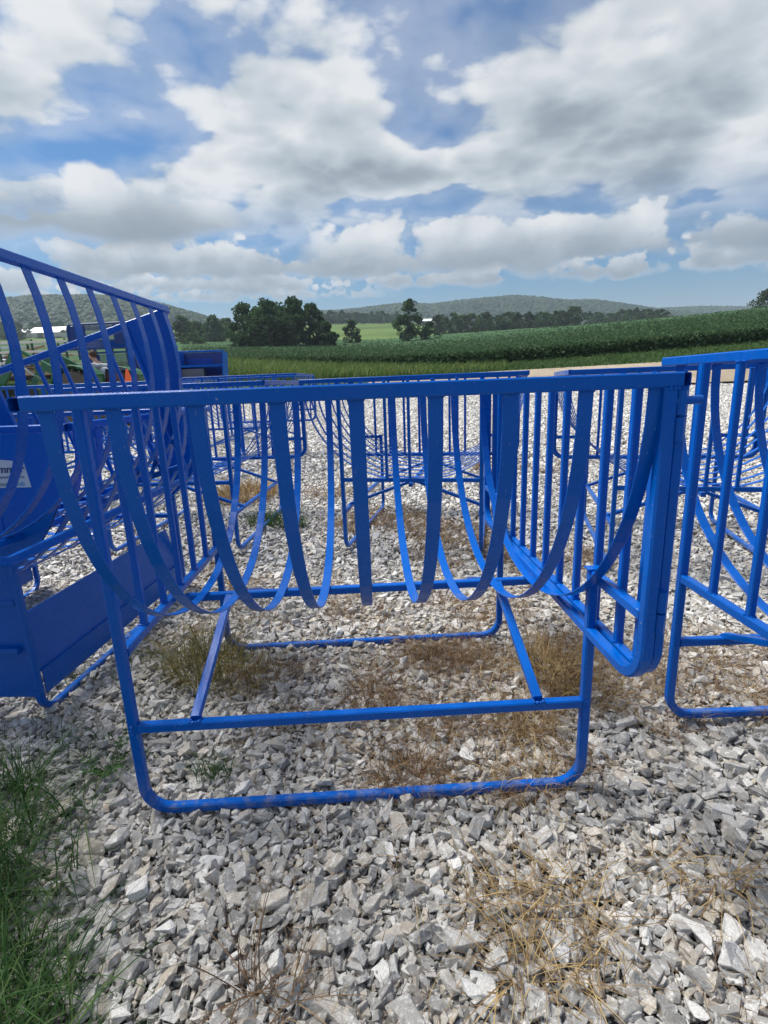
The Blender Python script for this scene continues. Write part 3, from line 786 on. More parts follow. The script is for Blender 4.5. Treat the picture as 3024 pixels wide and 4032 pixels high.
# ------------------------------------------------------------------ trees
BARK=simple('bark',(.085,.065,.05),.9,.3,6,bump_s=.5,bscale=20)
LEAVES=[blade_mat('oak_leaves',(.030,.066,.024),(.058,.115,.040),(.09,.16,.058),.4),
        blade_mat('light_leaves',(.028,.062,.022),(.058,.110,.038),(.10,.16,.055),.35),
        blade_mat('olive_leaves',(.030,.052,.022),(.058,.088,.034),(.09,.12,.05),.35)]
def tree_meshes(h,w,seed,clumps,per,leaf,mat,low=.12,lean=0):
    """crown of leaf clumps over an irregular outline; trunk with limbs reaching into it"""
    rs=np.random.RandomState(seed); C=[];T=[]
    mt=MB(); mt.rod([(0,0,-.5),(0,0,h*.15),(.03*h*lean,.0,h*.4),(.05*h*lean,.02*h,h*.7)],h*.022,8,scales=[1.25,1,.7,.35])
    rad=lambda z:w*.5*(.42+1.25*(z)*(1-z)*1.7)*(1 if z<.55 else 1-.62*(z-.55)/.45)
    for k in range(clumps):
        z=rs.uniform(low,1)**.85; a=rs.uniform(0,2*PI); r=rad(z)*rs.uniform(.35,1.05)
        c=np.array([math.cos(a)*r+lean*.05*h*z,math.sin(a)*r,h*(z*.95)])
        cr=w*rs.uniform(.085,.16)
        d=rs.normal(0,1,(per,3)); d/=np.linalg.norm(d,axis=1)[:,None]
        C.append(c+d*(cr*rs.uniform(.55,1.08,per)**.6)[:,None]*np.array([1,1,.72])); T.append(np.clip(rs.normal(.42,.22)+rs.normal(0,.2,per),0,1))
        if k%7==0: mt.rod([(0,0,h*(.12+.45*z*rs.uniform(.3,.7))),tuple(c*np.array([.55,.55,1])*1.0-np.array([0,0,.06*h])),tuple(c)],h*.008,5,scales=[1,.6,.25])
    C=np.concatenate(C); V,F=leaf_quads(C,rs.uniform(.6,1.35,len(C))*leaf,rs)
    cm=np_mesh('crown',V,F,[mat],{'tone':np.repeat(np.concatenate(T),4)})
    return cm,mt.mesh('trunk',BARK,True)
def tree(meshes,u,y,label,group=None,name='tree',s=1,rz=0,sx=1,cat='tree',sink=.1):
    o=empty(name,(u*y,y,terrain_z(u*y,y)-sink),rz); o.scale=(s*sx,s*sx,s)
    for n,me in zip(('crown','trunk'),meshes):
        c=link(bpy.data.objects.new(n,me)); c.parent=o
    return tag(o,label,cat,group)
def U(dx): return (dx/.5486-1493)*.000476
G1='trees of the dark clump in the bean field'
for dx,y,h,w,sd,lab in ((540,121,10.0,8.6,1,'leftmost broad dark tree of the big clump in the bean field'),(592,118,10.6,9.2,2,'second dark tree from the left in the big clump'),
    (645,120,11.2,8.8,3,'tallest dark tree, near the right of the big clump'),(684,124,9.8,7.6,4,'rounded dark tree at the right shoulder of the big clump'),
    (712,119,6.0,4.6,5,'small drooping tree at the right foot of the big clump'),(566,128,9.6,8,6,'dark tree at the back of the big clump, left of its middle'),(622,127,10.2,8,7,'dark tree at the back of the big clump, right of its middle')):
    tree(tree_meshes(h,w,sd,64,62,.34,LEAVES[0],.03),U(dx),y,lab,G1,'broadleaf_tree')
tree(tree_meshes(7.0,5.4,11,44,60,.26,LEAVES[1],.04),U(765),150,'small lone bushy tree right of the big dark clump',name='broadleaf_tree')
tree(tree_meshes(12.2,8.0,12,60,70,.30,LEAVES[0],.06,.6),U(884),150,'tall lone ragged tree standing in the middle of the field',name='broadleaf_tree')
tree(tree_meshes(5.6,6.6,13,36,60,.28,LEAVES[0],.02),U(930),152,'low dark bush at the right foot of the tall lone tree',name='bush',cat='bush')
tree(tree_meshes(2.0,2.6,14,14,40,.22,LEAVES[1],.02),U(1030),205,'tiny light green bush alone at the field edge',name='bush',cat='bush')
tree(tree_meshes(9.2,11.5,15,60,46,.30,LEAVES[2],.25),U(1638),188,'open-crowned tree on the right skyline of the bean field',name='broadleaf_tree',sink=2.4)
PROT=[tree_meshes(10,8,31,38,34,.42,LEAVES[0],.03),tree_meshes(9.5,8.5,32,38,34,.42,LEAVES[1],.03),tree_meshes(10.5,7.4,33,38,34,.42,LEAVES[2],.03),tree_meshes(9,9,34,38,34,.42,LEAVES[1],.03)]
rt_=random.Random(9)
def row(n,d0,d1,y0,y1,h,label,group,sx=1.0):
    for k in range(n):
        dx=d0+(d1-d0)*(k+.5)/n+rt_.uniform(-.35,.35)*(d1-d0)/n
        tree(PROT[rt_.randrange(4)],U(dx),rt_.uniform(y0,y1),label,group,'broadleaf_tree',h/10*rt_.uniform(.8,1.15),rt_.uniform(0,6),sx*rt_.uniform(.85,1.2),sink=.3)
row(13,396,522,205,235,9.8,'tree in the leafy row left of the big dark clump','trees of the row left of the clump')
tree(PROT[1],U(430),172,'low rounded bush in front of the left tree row',None,'bush',.45,0,1.9,'bush')
tree(PROT[0],U(412),176,'dark bush left of the low rounded bush',None,'bush',.42,2,1.6,'bush')
row(22,696,868,470,520,10.5,'tree of the thin line behind the bright meadow','trees behind the bright meadow',1.1)
row(28,938,1245,245,285,9.4,'tree of the dark line right of the tall lone tree','trees of the dark line on the far field edge',1.15)
row(18,1258,1435,330,420,9.4,'tree of the line below the right end of the ridge','trees of the line under the ridge',1.2)
row(12,-10,75,330,390,11,'tree by the white farm roofs on the left','trees around the left farm')
row(8,95,165,430,470,9,'tree above the white farm roofs','trees above the farm roofs')
# ------------------------------------------------------------------ far farm roofs
ROOF=simple('white_roof_sheet',(.78,.78,.76),.5,.04); WALLW=simple('pale_siding',(.55,.54,.5),.7,.1)
def barn(u,y,w,dp,h,rf,lab,rz=0):
    r=empty('barn',(u*y,y,terrain_z(u*y,y)-.5),rz); tag(r,lab,'barn','white roofed farm buildings')
    m=MB(); m.box((0,0,h/2+.2),(w,dp,h)); m.build('wall',WALLW,r)
    m=MB(); m.prism([(-w/2-.4,-dp/2-.5,h+.1),(-w/2-.4,0,h+rf),(-w/2-.4,dp/2+.5,h+.1),(-w/2-.4,0,h+rf-.25)],(w+.8,0,0)); m.build('roof',ROOF,r)
    m=MB(); m.box((-w*.2,-dp/2-.03,1.6),(w*.2,.08,3.0)); m.build('door',simple('dark_door_'+str(int(w)),(.12,.11,.1),.6),r)
barn(U(142),402,27,14,3.6,3.4,'long low barn with a white roof, largest of the far farm')
barn(U(132),385,19,10,3.0,2.6,'lower white roofed shed in front of the long barn')
barn(U(78),392,7,8,3.4,2.6,'small white roofed house left of the long barn')
barn(U(928),470,16,9,3.6,2.4,'pale roofed shed half hidden right of the tall lone tree')
# ------------------------------------------------------------------ tractor with loader and driver
TG=simple('tractor_green',(.018,.105,.030),.35,.12); TY=simple('tractor_yellow',(.72,.50,.02),.45,.08); BLK=simple('black_plastic',(.015,.015,.016),.5,.2)
TYRE=simple('dusty_tyre',(.085,.072,.058),.92,.35,9,bump_s=.5,bscale=25); STEEL=simple('bright_steel',(.62,.63,.64),.25,.05,metal=1)
ORANGE=simple('orange_reflector',(.85,.13,.03),.5,.04); RUST=simple('dark_red_frame',(.075,.03,.025),.7,.3)
def tractor():
    x,y=-7.72,15.0
    R=empty('tractor',(x,y,ground_z(y)-.03),math.radians(163)); tag(R,'green and yellow loader tractor seen from behind among the blue feeders','tractor')
    P=lambda n,mb,mt,par=R,sm=False:mb.build(n,mt,par,sm)
    for sy in (-1,1):
        for cx,r,w,yy in ((0,.80,.44,.82),(2.15,.50,.30,.80)):
            m=MB(); prof=[(r*.62,-w*.42),(r*.93,-w*.5),(r*.985,-w*.38),(r,0),(r*.985,w*.38),(r*.93,w*.5),(r*.62,w*.42)]
            m.lathe(prof,(cx,sy*yy,r),'Y',32)
            for k in range(22):
                a=2*PI*k/22
                for s2 in (-1,1):
                    Rm=Matrix.Rotation(-a,3,'Y')@Matrix.Rotation(s2*.7,3,'X')
                    m.box(Vector((cx,sy*yy+s2*w*.24,r))+Matrix.Rotation(-a,3,'Y')@Vector((0,0,r*1.0)),(.05,w*.5,.07),Matrix.Rotation(-a,3,'Y')@Matrix.Rotation(s2*.6,3,'Z'))
            wh=P('wheel',m,TYRE); m=MB(); m.lathe([(r*.2,-w*.3),(r*.6,-w*.36),(r*.62,0),(r*.6,w*.36),(r*.2,w*.3)],(cx,sy*yy,r),'Y',24); P('rim',m,TY,wh)
        m=MB(); m.tube([(-.62,sy*.80,1.05)]+[(math.sin(a)*.92,sy*.80,.8+math.cos(a)*.92) for a in np.linspace(-.75,.75,9)]+[(.78,sy*.8,1.1)],.46,.035); P('fender',m,TG)
    m=MB(); m.box((.25,0,.85),(1.5,.55,.5)); m.box((1.7,0,.72),(1.7,.42,.4)); P('chassis',m,BLK)
    m=MB(); m.prism([(.75,-.34,.95),(.75,-.34,1.40),(1.1,-.34,1.43),(2.3,-.34,1.32),(2.62,-.34,1.2),(2.66,-.34,.85)],(0,.68,0)); hd=P('hood',m,TG)
    m=MB()
    for sy in (-.343,.343): m.box((1.6,sy,1.22),(1.5,.008,.09))
    P('hood_stripe',m,TY,hd)
    m=MB(); m.box((2.65,0,1.06),(.05,.5,.34)); 
    for sy in (-.345,.345): m.box((2.25,sy,1.06),(.5,.01,.26))
    P('grille',m,BLK,hd)
    for sy,rz in ((.349,PI),(-.349,0)):
        lettering('5105',.10,TY,hd,(1.95 if sy>0 else 1.6,sy,1.27),(PI/2,0,rz),.001)
    m=MB(); m.box((-.15,0,1.12),(.5,.52,.12)); m.box((-.40,0,1.38),(.1,.48,.5),Matrix.Rotation(-.15,3,'Y')); P('seat',m,BLK)
    m=MB(); m.rod([(.80,0,1.25),(.52,0,1.55)],.03,8); m.lathe([(.17,-.015),(.21,-.015),(.21,.015),(.17,.015)],(.50,0,1.57),'X',20); P('steering_wheel',m,BLK)
    m=MB(); m.box((-.72,0,1.28),(.12,1.05,.42)); m.box((-.6,0,.7),(.3,.5,.5)); P('rear_frame',m,RUST)
    m=MB(); m.prism([(-.80,-.30,1.22),(-.80,.12,1.22),(-.80,.04,1.34),(-.80,-.06,1.62),(-.80,-.12,1.62),(-.80,-.22,1.34)],(-.012,0,0)); P('slow_vehicle_sign',m,ORANGE)
    for sy in (-1,1):
        yy=sy*.52
        m=MB(); m.tube([(1.02,yy,.5),(1.02,yy,1.15),(.98,yy,1.58)],.16,.12,up=Vector((0,1,0))); m.box((1.0,yy,1.0),(.4,.06,.5)); P('loader_tower',m,TG)
        m=MB(); m.prism([(.90,yy-.045,1.66),(1.0,yy-.045,1.50),(2.24,yy-.045,2.02),(3.28,yy-.045,1.02),(3.38,yy-.045,1.12),(2.45,yy-.045,2.26),(2.2,yy-.045,2.30)],(0,.09,0)); ar=P('loader_arm',m,TG)
        if sy>0:
            o_=lettering('JOHN DEERE',.125,TY,ar,(2.12,yy+.047,2.06),(PI/2,.40,PI),.001)
        m=MB(); m.rod([(1.06,yy+.02,1.12),(1.75,yy+.02,1.52)],.045,8); cy=P('hydraulic_cylinder',m,TG)
        m=MB(); m.rod([(1.75,yy+.02,1.52),(2.2,yy+.02,1.86)],.024,8); P('piston_rod',m,STEEL,cy)
        m=MB(); m.rod([(2.30,yy,2.0),(2.9,yy,1.62)],.04,8); m.rod([(2.9,yy,1.62),(3.35,yy,1.38)],.022,8); P('tilt_cylinder',m,BLK)
    m=MB(); m.tube([(1.02,-.5,.62),(1.02,.5,.62)],.12); m.tube([(3.0,-.5,1.32),(3.0,.5,1.32)],.09); P('cross_member',m,TG)
    m=MB(); m.prism([(3.3,-.9,1.35),(3.3,-.9,.72),(3.45,-.9,.60),(4.0,-.9,.56),(4.0,-.9,.58),(3.47,-.9,.64),(3.34,-.9,.75),(3.34,-.9,1.35)],(0,1.8,0))
    for yy in (-.9,.885): m.prism([(3.3,yy,1.35),(3.3,yy,.72),(3.45,yy,.60),(4.0,yy,.56),(3.7,yy,1.0)],(0,.02,0))
    P('bucket',m,BLK)
    return R
TR=tractor()
SKIN=simple('skin',(.50,.28,.19),.55,.08); SHIRT=None
def shirt_mat():
    m,N,b=new_mat('striped_shirt')
    ob=N.n('ShaderNodeTexCoord').outputs['Object']; w=N.n('ShaderNodeTexWave',{'Vector':ob,'Scale':9.0,'Distortion':.3},bands_direction='Z').outputs[1]
    setin(N,b,Base_Color=N.mix(N.smooth(w,.4,.7),(.62,.63,.65),(.36,.40,.48)),Roughness=.85); return m
def skin_chain(name,verts,edges,radii,mat,parent,sub=2):
    me=bpy.data.meshes.new(name); me.from_pydata(verts,edges,[]); o=link(bpy.data.objects.new(name,me)); o.parent=parent
    md=o.modifiers.new('skin','SKIN'); md.use_smooth_shade=True
    for i,r in enumerate(radii): me.skin_vertices[0].data[i].radius=(r,r) if not isinstance(r,tuple) else r
    me.skin_vertices[0].data[0].use_root=True
    sb=o.modifiers.new('subdivision','SUBSURF'); sb.levels=sub; sb.render_levels=sub
    me.materials.append(mat); return o
def driver():
    R=empty('person',TR.location,TR.rotation_euler[2]); tag(R,'person in a striped pale shirt driving the green tractor, back to the camera','person')
    # pelvis, spine, neck, head; arms to the wheel; legs forward over the platform
    v=[(-.20,0,1.26),(-.15,0,1.46),(-.02,0,1.66),(.08,0,1.78),(.13,0,1.86),(.18,0,1.97),
       (.04,.19,1.74),(.14,.26,1.50),(.32,.18,1.51),(.42,.14,1.58),(.04,-.19,1.74),(.14,-.26,1.50),(.32,-.18,1.51),(.42,-.14,1.58),
       (.02,.12,1.22),(.38,.17,1.24),(.55,.17,.92),(.68,.17,.86),(.02,-.12,1.22),(.38,-.17,1.24),(.55,-.17,.92),(.68,-.17,.86)]
    e=[(0,1),(1,2),(2,3),(3,4),(4,5),(3,6),(6,7),(7,8),(8,9),(3,10),(10,11),(11,12),(12,13),(0,14),(14,15),(15,16),(16,17),(0,18),(18,19),(19,20),(20,21)]
    r=[.12,.11,.12,.08,.055,.085,.065,.05,.04,.03,.065,.05,.04,.03,.09,.07,.055,.045,.09,.07,.055,.045]
    b=skin_chain('body',v,e,r,SKIN,R)
    sh=skin_chain('shirt',[v[0],v[1],v[2],v[3],v[6],tuple(np.array(v[6])*.3+np.array(v[7])*.7),v[10],tuple(np.array(v[10])*.3+np.array(v[11])*.7)],[(0,1),(1,2),(2,3),(3,4),(4,5),(3,6),(6,7)],[.17,.175,.19,.13,.10,.085,.10,.085],shirt_mat(),R)
    skin_chain('trousers',[v[0],v[14],v[15],v[16],v[18],v[19],v[20]],[(0,1),(1,2),(2,3),(0,4),(4,5),(5,6)],[.15,.11,.085,.07,.11,.085,.07],simple('denim',(.05,.07,.13),.85,.2),R)
    m=MB(); m.ell((.205,0,2.02),(.105,.085,.125),14,10); m.ell((.305,0,1.99),(.02,.014,.02),8,6)
    for sy in (-1,1): m.ell((.195,sy*.085,1.99),(.02,.012,.03),8,6)
    m.build('head',SKIN,R,True)
    m=MB(); m.ell((.183,0,2.05),(.112,.094,.115),14,10); m.build('hair',simple('brown_hair',(.06,.03,.018),.8,.3),R,True)
    for sy in (-1,1):
        m=MB(); base=Vector((.42,sy*.14,1.585)); m.ell(base,(.045,.02,.04),10,8)
        for k in range(4): m.rod([base+Vector((.03,-.028*sy+.018*k*sy,.01)),base+Vector((.07,-.026*sy+.017*k*sy,.0)),base+Vector((.075,-.026*sy+.017*k*sy,-.03))],.009,6)
        m.rod([base+Vector((.0,-.02*sy,-.02)),base+Vector((.04,-.03*sy,-.04))],.01,6); m.build('hand',SKIN,R,True)
driver()
# ------------------------------------------------------------------ blue mesh-sided feeders stacked behind the tractor
BLUED=simple('dark_blue_enamel',(.002,.028,.17),.4,.15)
def mesh_feeder(loc,rz,label,leg):
    R=empty('mesh_feeder',loc,rz); tag(R,label,'feeder','blue mesh sided feeders stacked behind the tractor')
    W_,H_=2.35,.80
    m=MB(); rr=.16
    outer=arc((W_/2-rr,0,H_-rr),rr,0,PI/2,6,(1,0,0),(0,0,1))+arc((-W_/2+rr,0,H_-rr),rr,PI/2,PI,6,(1,0,0),(0,0,1))+[(-W_/2,0,0),(W_/2,0,0)]
    m.tube(outer+[outer[0],outer[1]],.06,up=Vector((0,1,0)),cap=False); m.tube([(-W_/2,0,.25),(W_/2,0,.25)],.05); m.tube([(-W_/2,.9,.25),(W_/2,.9,.25)],.05)
    for x in (-W_/2,W_/2): m.tube([(x,0,.06),(x,.9,.06)],.05)
    m.build('frame',BLUED,R)
    for x0,x1 in ((-W_/2+.03,-W_/2+.62),(W_/2-.75,W_/2-.03)):
        m=MB(); m.box(((x0+x1)/2,.0,H_*.55),(x1-x0,.012,H_*.78)); m.build('side_panel',BLUED,R)
    m=MB(); n=15; x0,x1,z0,z1=-W_/2+.62,W_/2-.75,.28,H_-.05
    for k in range(-n,n*2):
        for sg in (1,-1):
            a=x0+(x1-x0)*k/n; b=a+(z1-z0)*.7
            p,q=(a,z0),(b,z1)
            lo=max(0,(x0-a)/(b-a)); hi=min(1,(x1-a)/(b-a))
            if hi-lo<.05: continue
            P0=(a+(b-a)*lo,z0+(z1-z0)*lo); P1=(a+(b-a)*hi,z0+(z1-z0)*hi)
            if sg<0: P0=(x0+x1-P0[0],P0[1]); P1=(x0+x1-P1[0],P1[1])
            m.tube([(P0[0],.003*sg,P0[1]),(P1[0],.003*sg,P1[1])],.016,.008,ch=.05)
    m.build('steel_mesh',BLUED,R)
    m=MB(); m.prism([(-W_/2+.05,.02,.24),(-W_/2+.05,.45,.02),(-W_/2+.05,.88,.24),(-W_/2+.05,.45,.05)],(W_-.1,0,0)); m.build('trough',BLUE,R)
    for x in (-.9,-.3,.3,.9):
        for y in (0,.9):
            m=MB(); m.tube([(x,y,.02 if y==0 else .25),(x,y,-leg)],.05); m.build('leg',BLUED,R)
gzz=ground_z(19)
mesh_feeder((-9.35,18.6,3.02),math.radians(-4),'upper of the two dark blue mesh-fronted feeders behind the tractor',.34)
mesh_feeder((-9.0,18.6,2.08),math.radians(-4),'lower of the two dark blue mesh-fronted feeders behind the tractor',2.08-gzz)
# open blue feed box on legs
GREYPL=simple('grey_liner',(.16,.16,.17),.6,.1)
def feed_box():
    y=13.0; R=empty('feed_box',(-4.18,y,ground_z(y)),math.radians(4)); tag(R,'open blue feed box on legs beside the tall sheet end of the tilted feeder','feed box')
    z0,z1,w,d=1.32,1.98,1.02,.55; s=.10
    m=MB(); th=.02
    m.prism([(-w/2,0,z0),(w/2,0,z0),(w/2-.02,.16,z1),(-w/2-.0,.16,z1)],(0,.02,0))
    m.build('back_panel',BLUED,R)
    m=MB()
    for x in (-w/2,w/2): m.prism([(x,.0,z0),(x,-d,z0),(x,-d+.22,z1),(x,.16,z1)],(.02,0,0))
    m.box((0,-d/2,z0),(w,d,.02)); m.tube([(-w/2,-d,z0+.02),(w/2+.02,-d,z0+.02)],.05); m.tube([(-w/2-.02,-d+.22,z1),(w/2+.03,-d+.22,z1)],.04); m.build('box_shell',BLUE,R)
    m=MB(); m.box((0,-.22,z0+.33),(w-.04,.40,.05)); m.build('shelf',BLUE,R)
    m=MB()
    for k in range(12): m.box((-.38+.05*k,-.005,z0+.45),(.02,.02,.14))
    m.build('grille',BLUE,R)
    m=MB(); m.box((-.20,-.2,z0+.15),(.50,.30,.24)); m.build('liner',GREYPL,R)
    for x in (-w/2+.03,w/2-.03):
        for yy in (-.03,-d+.05):
            m=MB(); m.tube([(x,yy,z0),(x,yy,-.05)],.05); m.build('leg',BLUE,R)
feed_box()
# hay wagon with lumber
def wagon():
    y=21.0; R=empty('wagon',(-14.6,y,1.05),math.radians(3)); tag(R,'flat wagon with pale rails and green stakes at the far left','wagon')
    WOOD=simple('weathered_plank',(.33,.24,.16),.85,.3,3); PALE=simple('pale_rail_paint',(.62,.58,.52),.7,.1); ST=simple('green_stake',(.02,.07,.03),.6,.1)
    m=MB(); m.box((0,1.0,1.35),(5.2,2.0,.14)); m.build('deck',WOOD,R)
    for z in (1.75,2.15,2.5):
        for yy in (0,2.0):
            m=MB(); m.tube([(-2.6,yy,z),(2.6,yy,z)],.035,.08); m.build('rail',PALE,R)
    for x in (-2.5,-1.25,0,1.25,2.5):
        for yy in (.05,1.95): m=MB(); m.tube([(x,yy,1.3),(x,yy,2.6)],.07); m.build('stake',ST,R)
    for x in (-1.7,1.7):
        for yy in (.2,1.8):
            m=MB(); m.lathe([(.18,-.1),(.42,-.12),(.45,0),(.42,.12),(.18,.1)],(x,yy,.45),'Y',20); m.build('wheel',TYRE,R)
    m=MB(); m.tube([(-1.7,.2,.45),(-1.7,1.8,.45)],.1); m.tube([(1.7,.2,.45),(1.7,1.8,.45)],.1); m.tube([(-2.5,1,1.2),(2.5,1,1.2)],.16); m.box((-1.7,1,.85),(.2,1.2,.8)); m.box((1.7,1,.85),(.2,1.2,.8)); m.build('running_gear',BLK,R)
    rn=random.Random(3)
    m=MB()
    for k in range(26):
        m.box((.9+rn.uniform(-.9,.9),.3+1.3*rn.random(),1.46+.75*rn.random()**1.5),(2.2*rn.uniform(.6,1.1),.14,.05),Matrix.Rotation(rn.uniform(-.2,.2),3,'Z')@Matrix.Rotation(rn.uniform(-.25,.25),3,'Y'))
    o=m.build('lumber_pile',WOOD); o.location=R.location; o.rotation_euler=R.rotation_euler; tag(o,'heap of brown boards lying on the flat wagon','lumber pile')
    bm=bmesh.new(); bmesh.ops.create_grid(bm,x_segments=18,y_segments=12,size=1)
    from mathutils import noise as mn
    for v in bm.verts:
        v.co=Vector((v.co.x*1.2-1.3,v.co.y*.85+1.0,1.95+.35*mn.noise(Vector((v.co.x*1.5,v.co.y*1.5,2)))-.55*max(abs(v.co.x),abs(v.co.y))**4))
    me=bpy.data.meshes.new('tarp'); bm.to_mesh(me); bm.free(); me.materials.append(simple('pale_blue_sheeting',(.30,.40,.68),.4,.2))
    sd=link(bpy.data.objects.new('tarp',me)); sd.modifiers.new('thickness','SOLIDIFY').thickness=.02; sd.location=R.location; sd.rotation_euler=R.rotation_euler; tag(sd,'crumpled pale blue tarp over the left load of the wagon','tarp')
wagon()
# ------------------------------------------------------------------ grass, straw and weeds in the gravel
def surf(x,y): return gz(y)-.035
def tufts(name,mat,spec,seed,seg=4,kind='stuff',label=None,cat=None,group=None):
    """spec: (x, y, radius x, radius y, count, length, lean mean, lean spread, width, droop)"""
    rs=np.random.RandomState(seed); parts=[]
    for (x,y,rx,ry,n,L,lm,ls,w,dr) in spec:
        a=rs.uniform(0,2*PI,n); r=np.sqrt(rs.uniform(0,1,n)); bx=x+rx*r*np.cos(a); by=y+ry*r*np.sin(a)
        b=np.stack([bx,by,surf(bx,by)+rs.uniform(0,.02,n)],1)
        az=np.where(rs.uniform(0,1,n)<.65,a+rs.normal(0,.7,n),rs.uniform(0,2*PI,n))
        parts.append(blades(b,L*rs.uniform(.45,1.25,n),w*rs.uniform(.6,1.3,n),np.clip(rs.normal(lm,ls,n),0,1.52),rs,seg,dr,az))
    o=blade_obj(name,parts,mat,rs,kind)
    if label: tag(o,label,cat,group)
    return o
# single clumps that can be pointed at
GOLD=blade_mat('golden_straw',(.20,.125,.06),(.38,.26,.115),(.58,.43,.20),.2)
tufts('dead_grass_tuft',GOLD,[(.34,1.19,.10,.10,60,.26,1.2,.22,.0030,.45),(.50,1.25,.11,.08,62,.30,1.25,.2,.0030,.4),(.33,1.03,.09,.06,50,.26,1.2,.25,.0030,.5),(.58,1.13,.08,.06,36,.26,1.3,.15,.003,.3),(.44,1.06,.12,.08,36,.22,1.3,.2,.0028,.4),(.22,1.22,.04,.04,24,.24,.8,.35,.0028,.5)],41,5,None,'sprawling golden dead grass clump in the lower right foreground','grass clump')
tufts('dead_grass_tuft',BROWN,[(.06,1.76,.13,.09,300,.15,.75,.35,.0026,.9),(.0,1.72,.2,.08,120,.12,1.1,.3,.0024,.9)],42,5,None,'reddish brown tuft just behind the front bottom tube of the nearest feeder','grass clump')
tufts('dead_grass_tuft',STRAW,[(1.00,1.26,.06,.05,60,.23,1.1,.3,.003,.5),(.86,1.33,.07,.04,40,.18,1.2,.3,.003,.5)],43,5,None,'thin straw clump at the right edge of the foreground','grass clump')
tufts('fading_grass_clump',FADED,[(-1.02,2.62,.20,.22,520,.34,.32,.22,.0034,.8),(-.80,2.48,.14,.2,160,.24,.5,.3,.003,.8)],44,5,None,'tall green and tan grass clump at the left inside the nearest feeder','grass clump')
tufts('green_grass_clump',GREEN,[(-1.22,5.62,.30,.22,260,.30,.55,.3,.008,.8),(-.98,5.5,.12,.1,70,.2,.6,.3,.007,.8)],45,4,None,'green grass clump seen between the left straps','grass clump')
tufts('green_grass_clump',GREEN,[(-.74,1.80,.08,.05,80,.15,.55,.35,.003,.8)],46,5,None,'small green tuft inside the left bottom corner of the nearest feeder','grass clump')
tufts('dead_grass_clump',STRAW,[(.86,2.45,.15,.22,620,.27,.5,.32,.0032,.8),(1.0,2.25,.16,.14,260,.22,.9,.3,.003,.7),(.6,2.6,.2,.16,160,.2,.9,.3,.003,.8)],47,5,None,'straw coloured clump around the right brace of the nearest feeder','grass clump')
tufts('dead_grass_clump',STRAW,[(-1.9,7.0,.42,.5,700,.32,.7,.35,.011,.8)],48,4,None,'tan dead grass patch beneath the feeder behind the left straps','grass clump')
tufts('weed_stem',BROWN,[(-.40,1.02,.035,.03,34,.30,.7,.5,.0032,.3),(-.30,.98,.04,.03,30,.24,.9,.35,.003,.4)],49,6,None,'thin reddish dead weed in the middle of the bottom edge','weed')
for i_,(x_,y_,n_,l_,lab_) in enumerate(((.30,2.62,330,.19,'russet grass tuft in the middle of the floor beneath the nearest feeder'),(.62,2.05,260,.17,'brown tuft near the right end of the front cross tube'),
    (-.12,2.30,200,.15,'small russet tuft left of the middle beneath the nearest feeder'),(.52,1.70,150,.15,'thin brown tuft at the right inside the front bottom tube'),(-.66,2.52,200,.22,'faded tuft behind the left brace of the nearest feeder'))):
    tufts('dead_grass_tuft',BROWN if i_%2==0 else STRAW,[(x_,y_,.15,.11,n_,l_,.7,.35,.0027,.9),(x_+.06,y_-.03,.2,.12,n_//3,l_,1.1,.3,.0024,.8)],60+i_,5,None,lab_,'grass clump')
def leafy_weed():
    rs=np.random.RandomState(50); mb=MB(); R=empty('leafy_weed',(-1.18,1.84,-.03)); tag(R,'low broad-leaved green weed left of the nearest front leg','weed')
    C=[]
    m=MB()
    for k in range(13):
        a=rs.uniform(0,2*PI); L=rs.uniform(.05,.15); p=[Vector((0,0,0)),Vector((math.cos(a)*L*.5,math.sin(a)*L*.5,L*.65)),Vector((math.cos(a)*L,math.sin(a)*L,L*.8))]
        m.rod(p,.0016,5)
        for q in range(5):
            c=p[1]+(p[2]-p[1])*(q/4); az=a+(q%2*2-1)*1.1*(q<4); d=Vector((math.cos(az),math.sin(az),rs.uniform(-.3,.35))).normalized(); s=rs.uniform(.018,.034); n=d.cross(Vector((0,0,1))).normalized()
            mb.add([c,c+d*s*.5+n*s*.33,c+d*s,c+d*s*.5-n*s*.33],[(0,1,2,3)])
    o=mb.build('leaf',WEED,R); at=o.data.attributes.new('tone','FLOAT','POINT'); at.data.foreach_set('value',np.repeat(rs.uniform(0,1,len(o.data.vertices)//4),4).astype(np.float32)); o['kind']='stuff'
    m.build('stem',simple('weed_stem_green',(.05,.09,.03),.6),R)
leafy_weed()
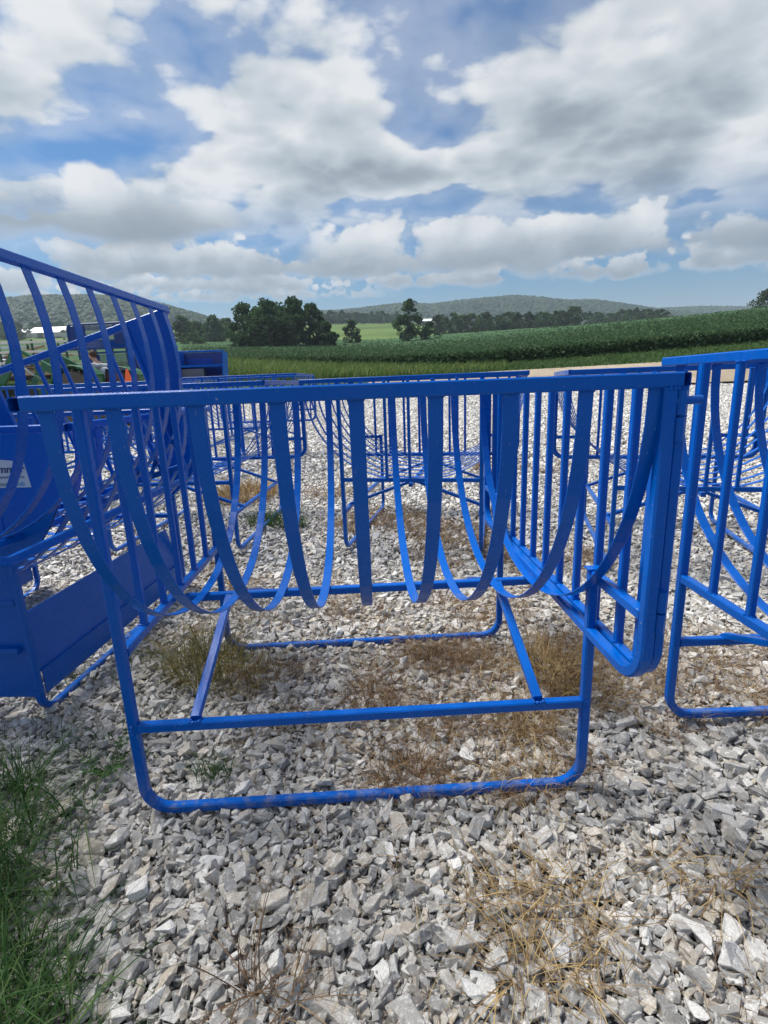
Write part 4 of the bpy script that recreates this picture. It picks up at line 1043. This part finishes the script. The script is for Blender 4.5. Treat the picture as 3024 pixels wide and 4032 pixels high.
# uncountable cover
rg=random.Random(77)
near=[]
for k in range(150):
    y=.72+1.1*rg.random()**1.5; x=-(.58*y+.42)-abs(rg.gauss(0,.20))+(rg.uniform(0,.28) if rg.random()<.22 else 0)+rg.uniform(0,.10)*max(0,(1.6-y)); 
    near.append((x,y,.06,.05,rg.randint(6,20),rg.uniform(.14,.42),.60,.32,.0042,.9))
tufts('green_grass',GREEN,near,51,6)
left=[(rg.uniform(-1.75,-1.1),rg.uniform(1.85,3.1),.08,.08,rg.randint(4,10),rg.uniform(.1,.22),.6,.3,.003,.8) for k in range(46)]
tufts('thin_green_grass',GREEN,left,52,5)
br=[]
def patch(cx,cy,rx,ry,n,L,cnt=(8,22),w=.0024):
    for k in range(n):
        a=rg.uniform(0,6.28); r=math.sqrt(rg.random()); br.append((cx+rx*r*math.cos(a),cy+ry*r*math.sin(a),.05,.05,rg.randint(*cnt),L*rg.uniform(.6,1.3),1.1,.3,w*(1+max(0,cy-2.5)*.35),.8))
patch(.38,2.40,.62,.45,120,.14); patch(.42,1.85,.5,.25,60,.13); patch(-.35,2.3,.5,.5,40,.12); patch(1.2,2.4,.25,.45,50,.16); patch(.1,3.1,.7,.4,50,.15); patch(1.0,3.2,.4,.6,50,.17)
patch(1.80,2.45,.5,.5,110,.16); patch(.65,4.7,.5,.7,80,.22); patch(.0,5.6,.6,.5,60,.22); patch(1.45,4.1,.5,.4,40,.2); patch(-.7,3.6,.6,.5,20,.15); patch(-1.3,3.6,.5,.8,30,.2)
patch(-.6,6.9,.5,.5,20,.25); patch(.2,3.6,.8,.4,16,.12); patch(2.4,8.3,.9,.5,14,.25,w=.004)
for k in range(70):
    y=rg.uniform(.85,1.6); x=rg.uniform(-.5,1.05)
    br.append((x,y,.05,.05,rg.randint(2,7),rg.uniform(.06,.16),1.25,.2,.0018,.6))
tufts('dead_grass_cover',BROWN,br,53,4)
st=[(b[0]+rg.uniform(-.1,.1),b[1]+rg.uniform(-.1,.1),.06,.06,max(2,b[4]//3),b[5]*1.15,1.15,.3,b[8],.6) for b in br]
tufts('straw_litter',STRAW,st,54,4)
# ------------------------------------------------------------------ haze
def haze():
    m=bpy.data.materials.new('haze_air'); m.use_nodes=True; t=m.node_tree; t.nodes.clear(); N=NT(t)
    v=N.n('ShaderNodeVolumePrincipled'); v.inputs['Color'].default_value=(.74,.86,1,1); v.inputs['Density'].default_value=HAZE; v.inputs['Anisotropy'].default_value=.2
    o=N.n('ShaderNodeOutputMaterial'); t.links.new(v.outputs[0],o.inputs['Volume'])
    mb=MB(); mb.box((0,1300,108),(5200,2640,219)); ob=mb.build('haze',m); tag(ob,kind='stuff')
HAZE=.00027
haze()
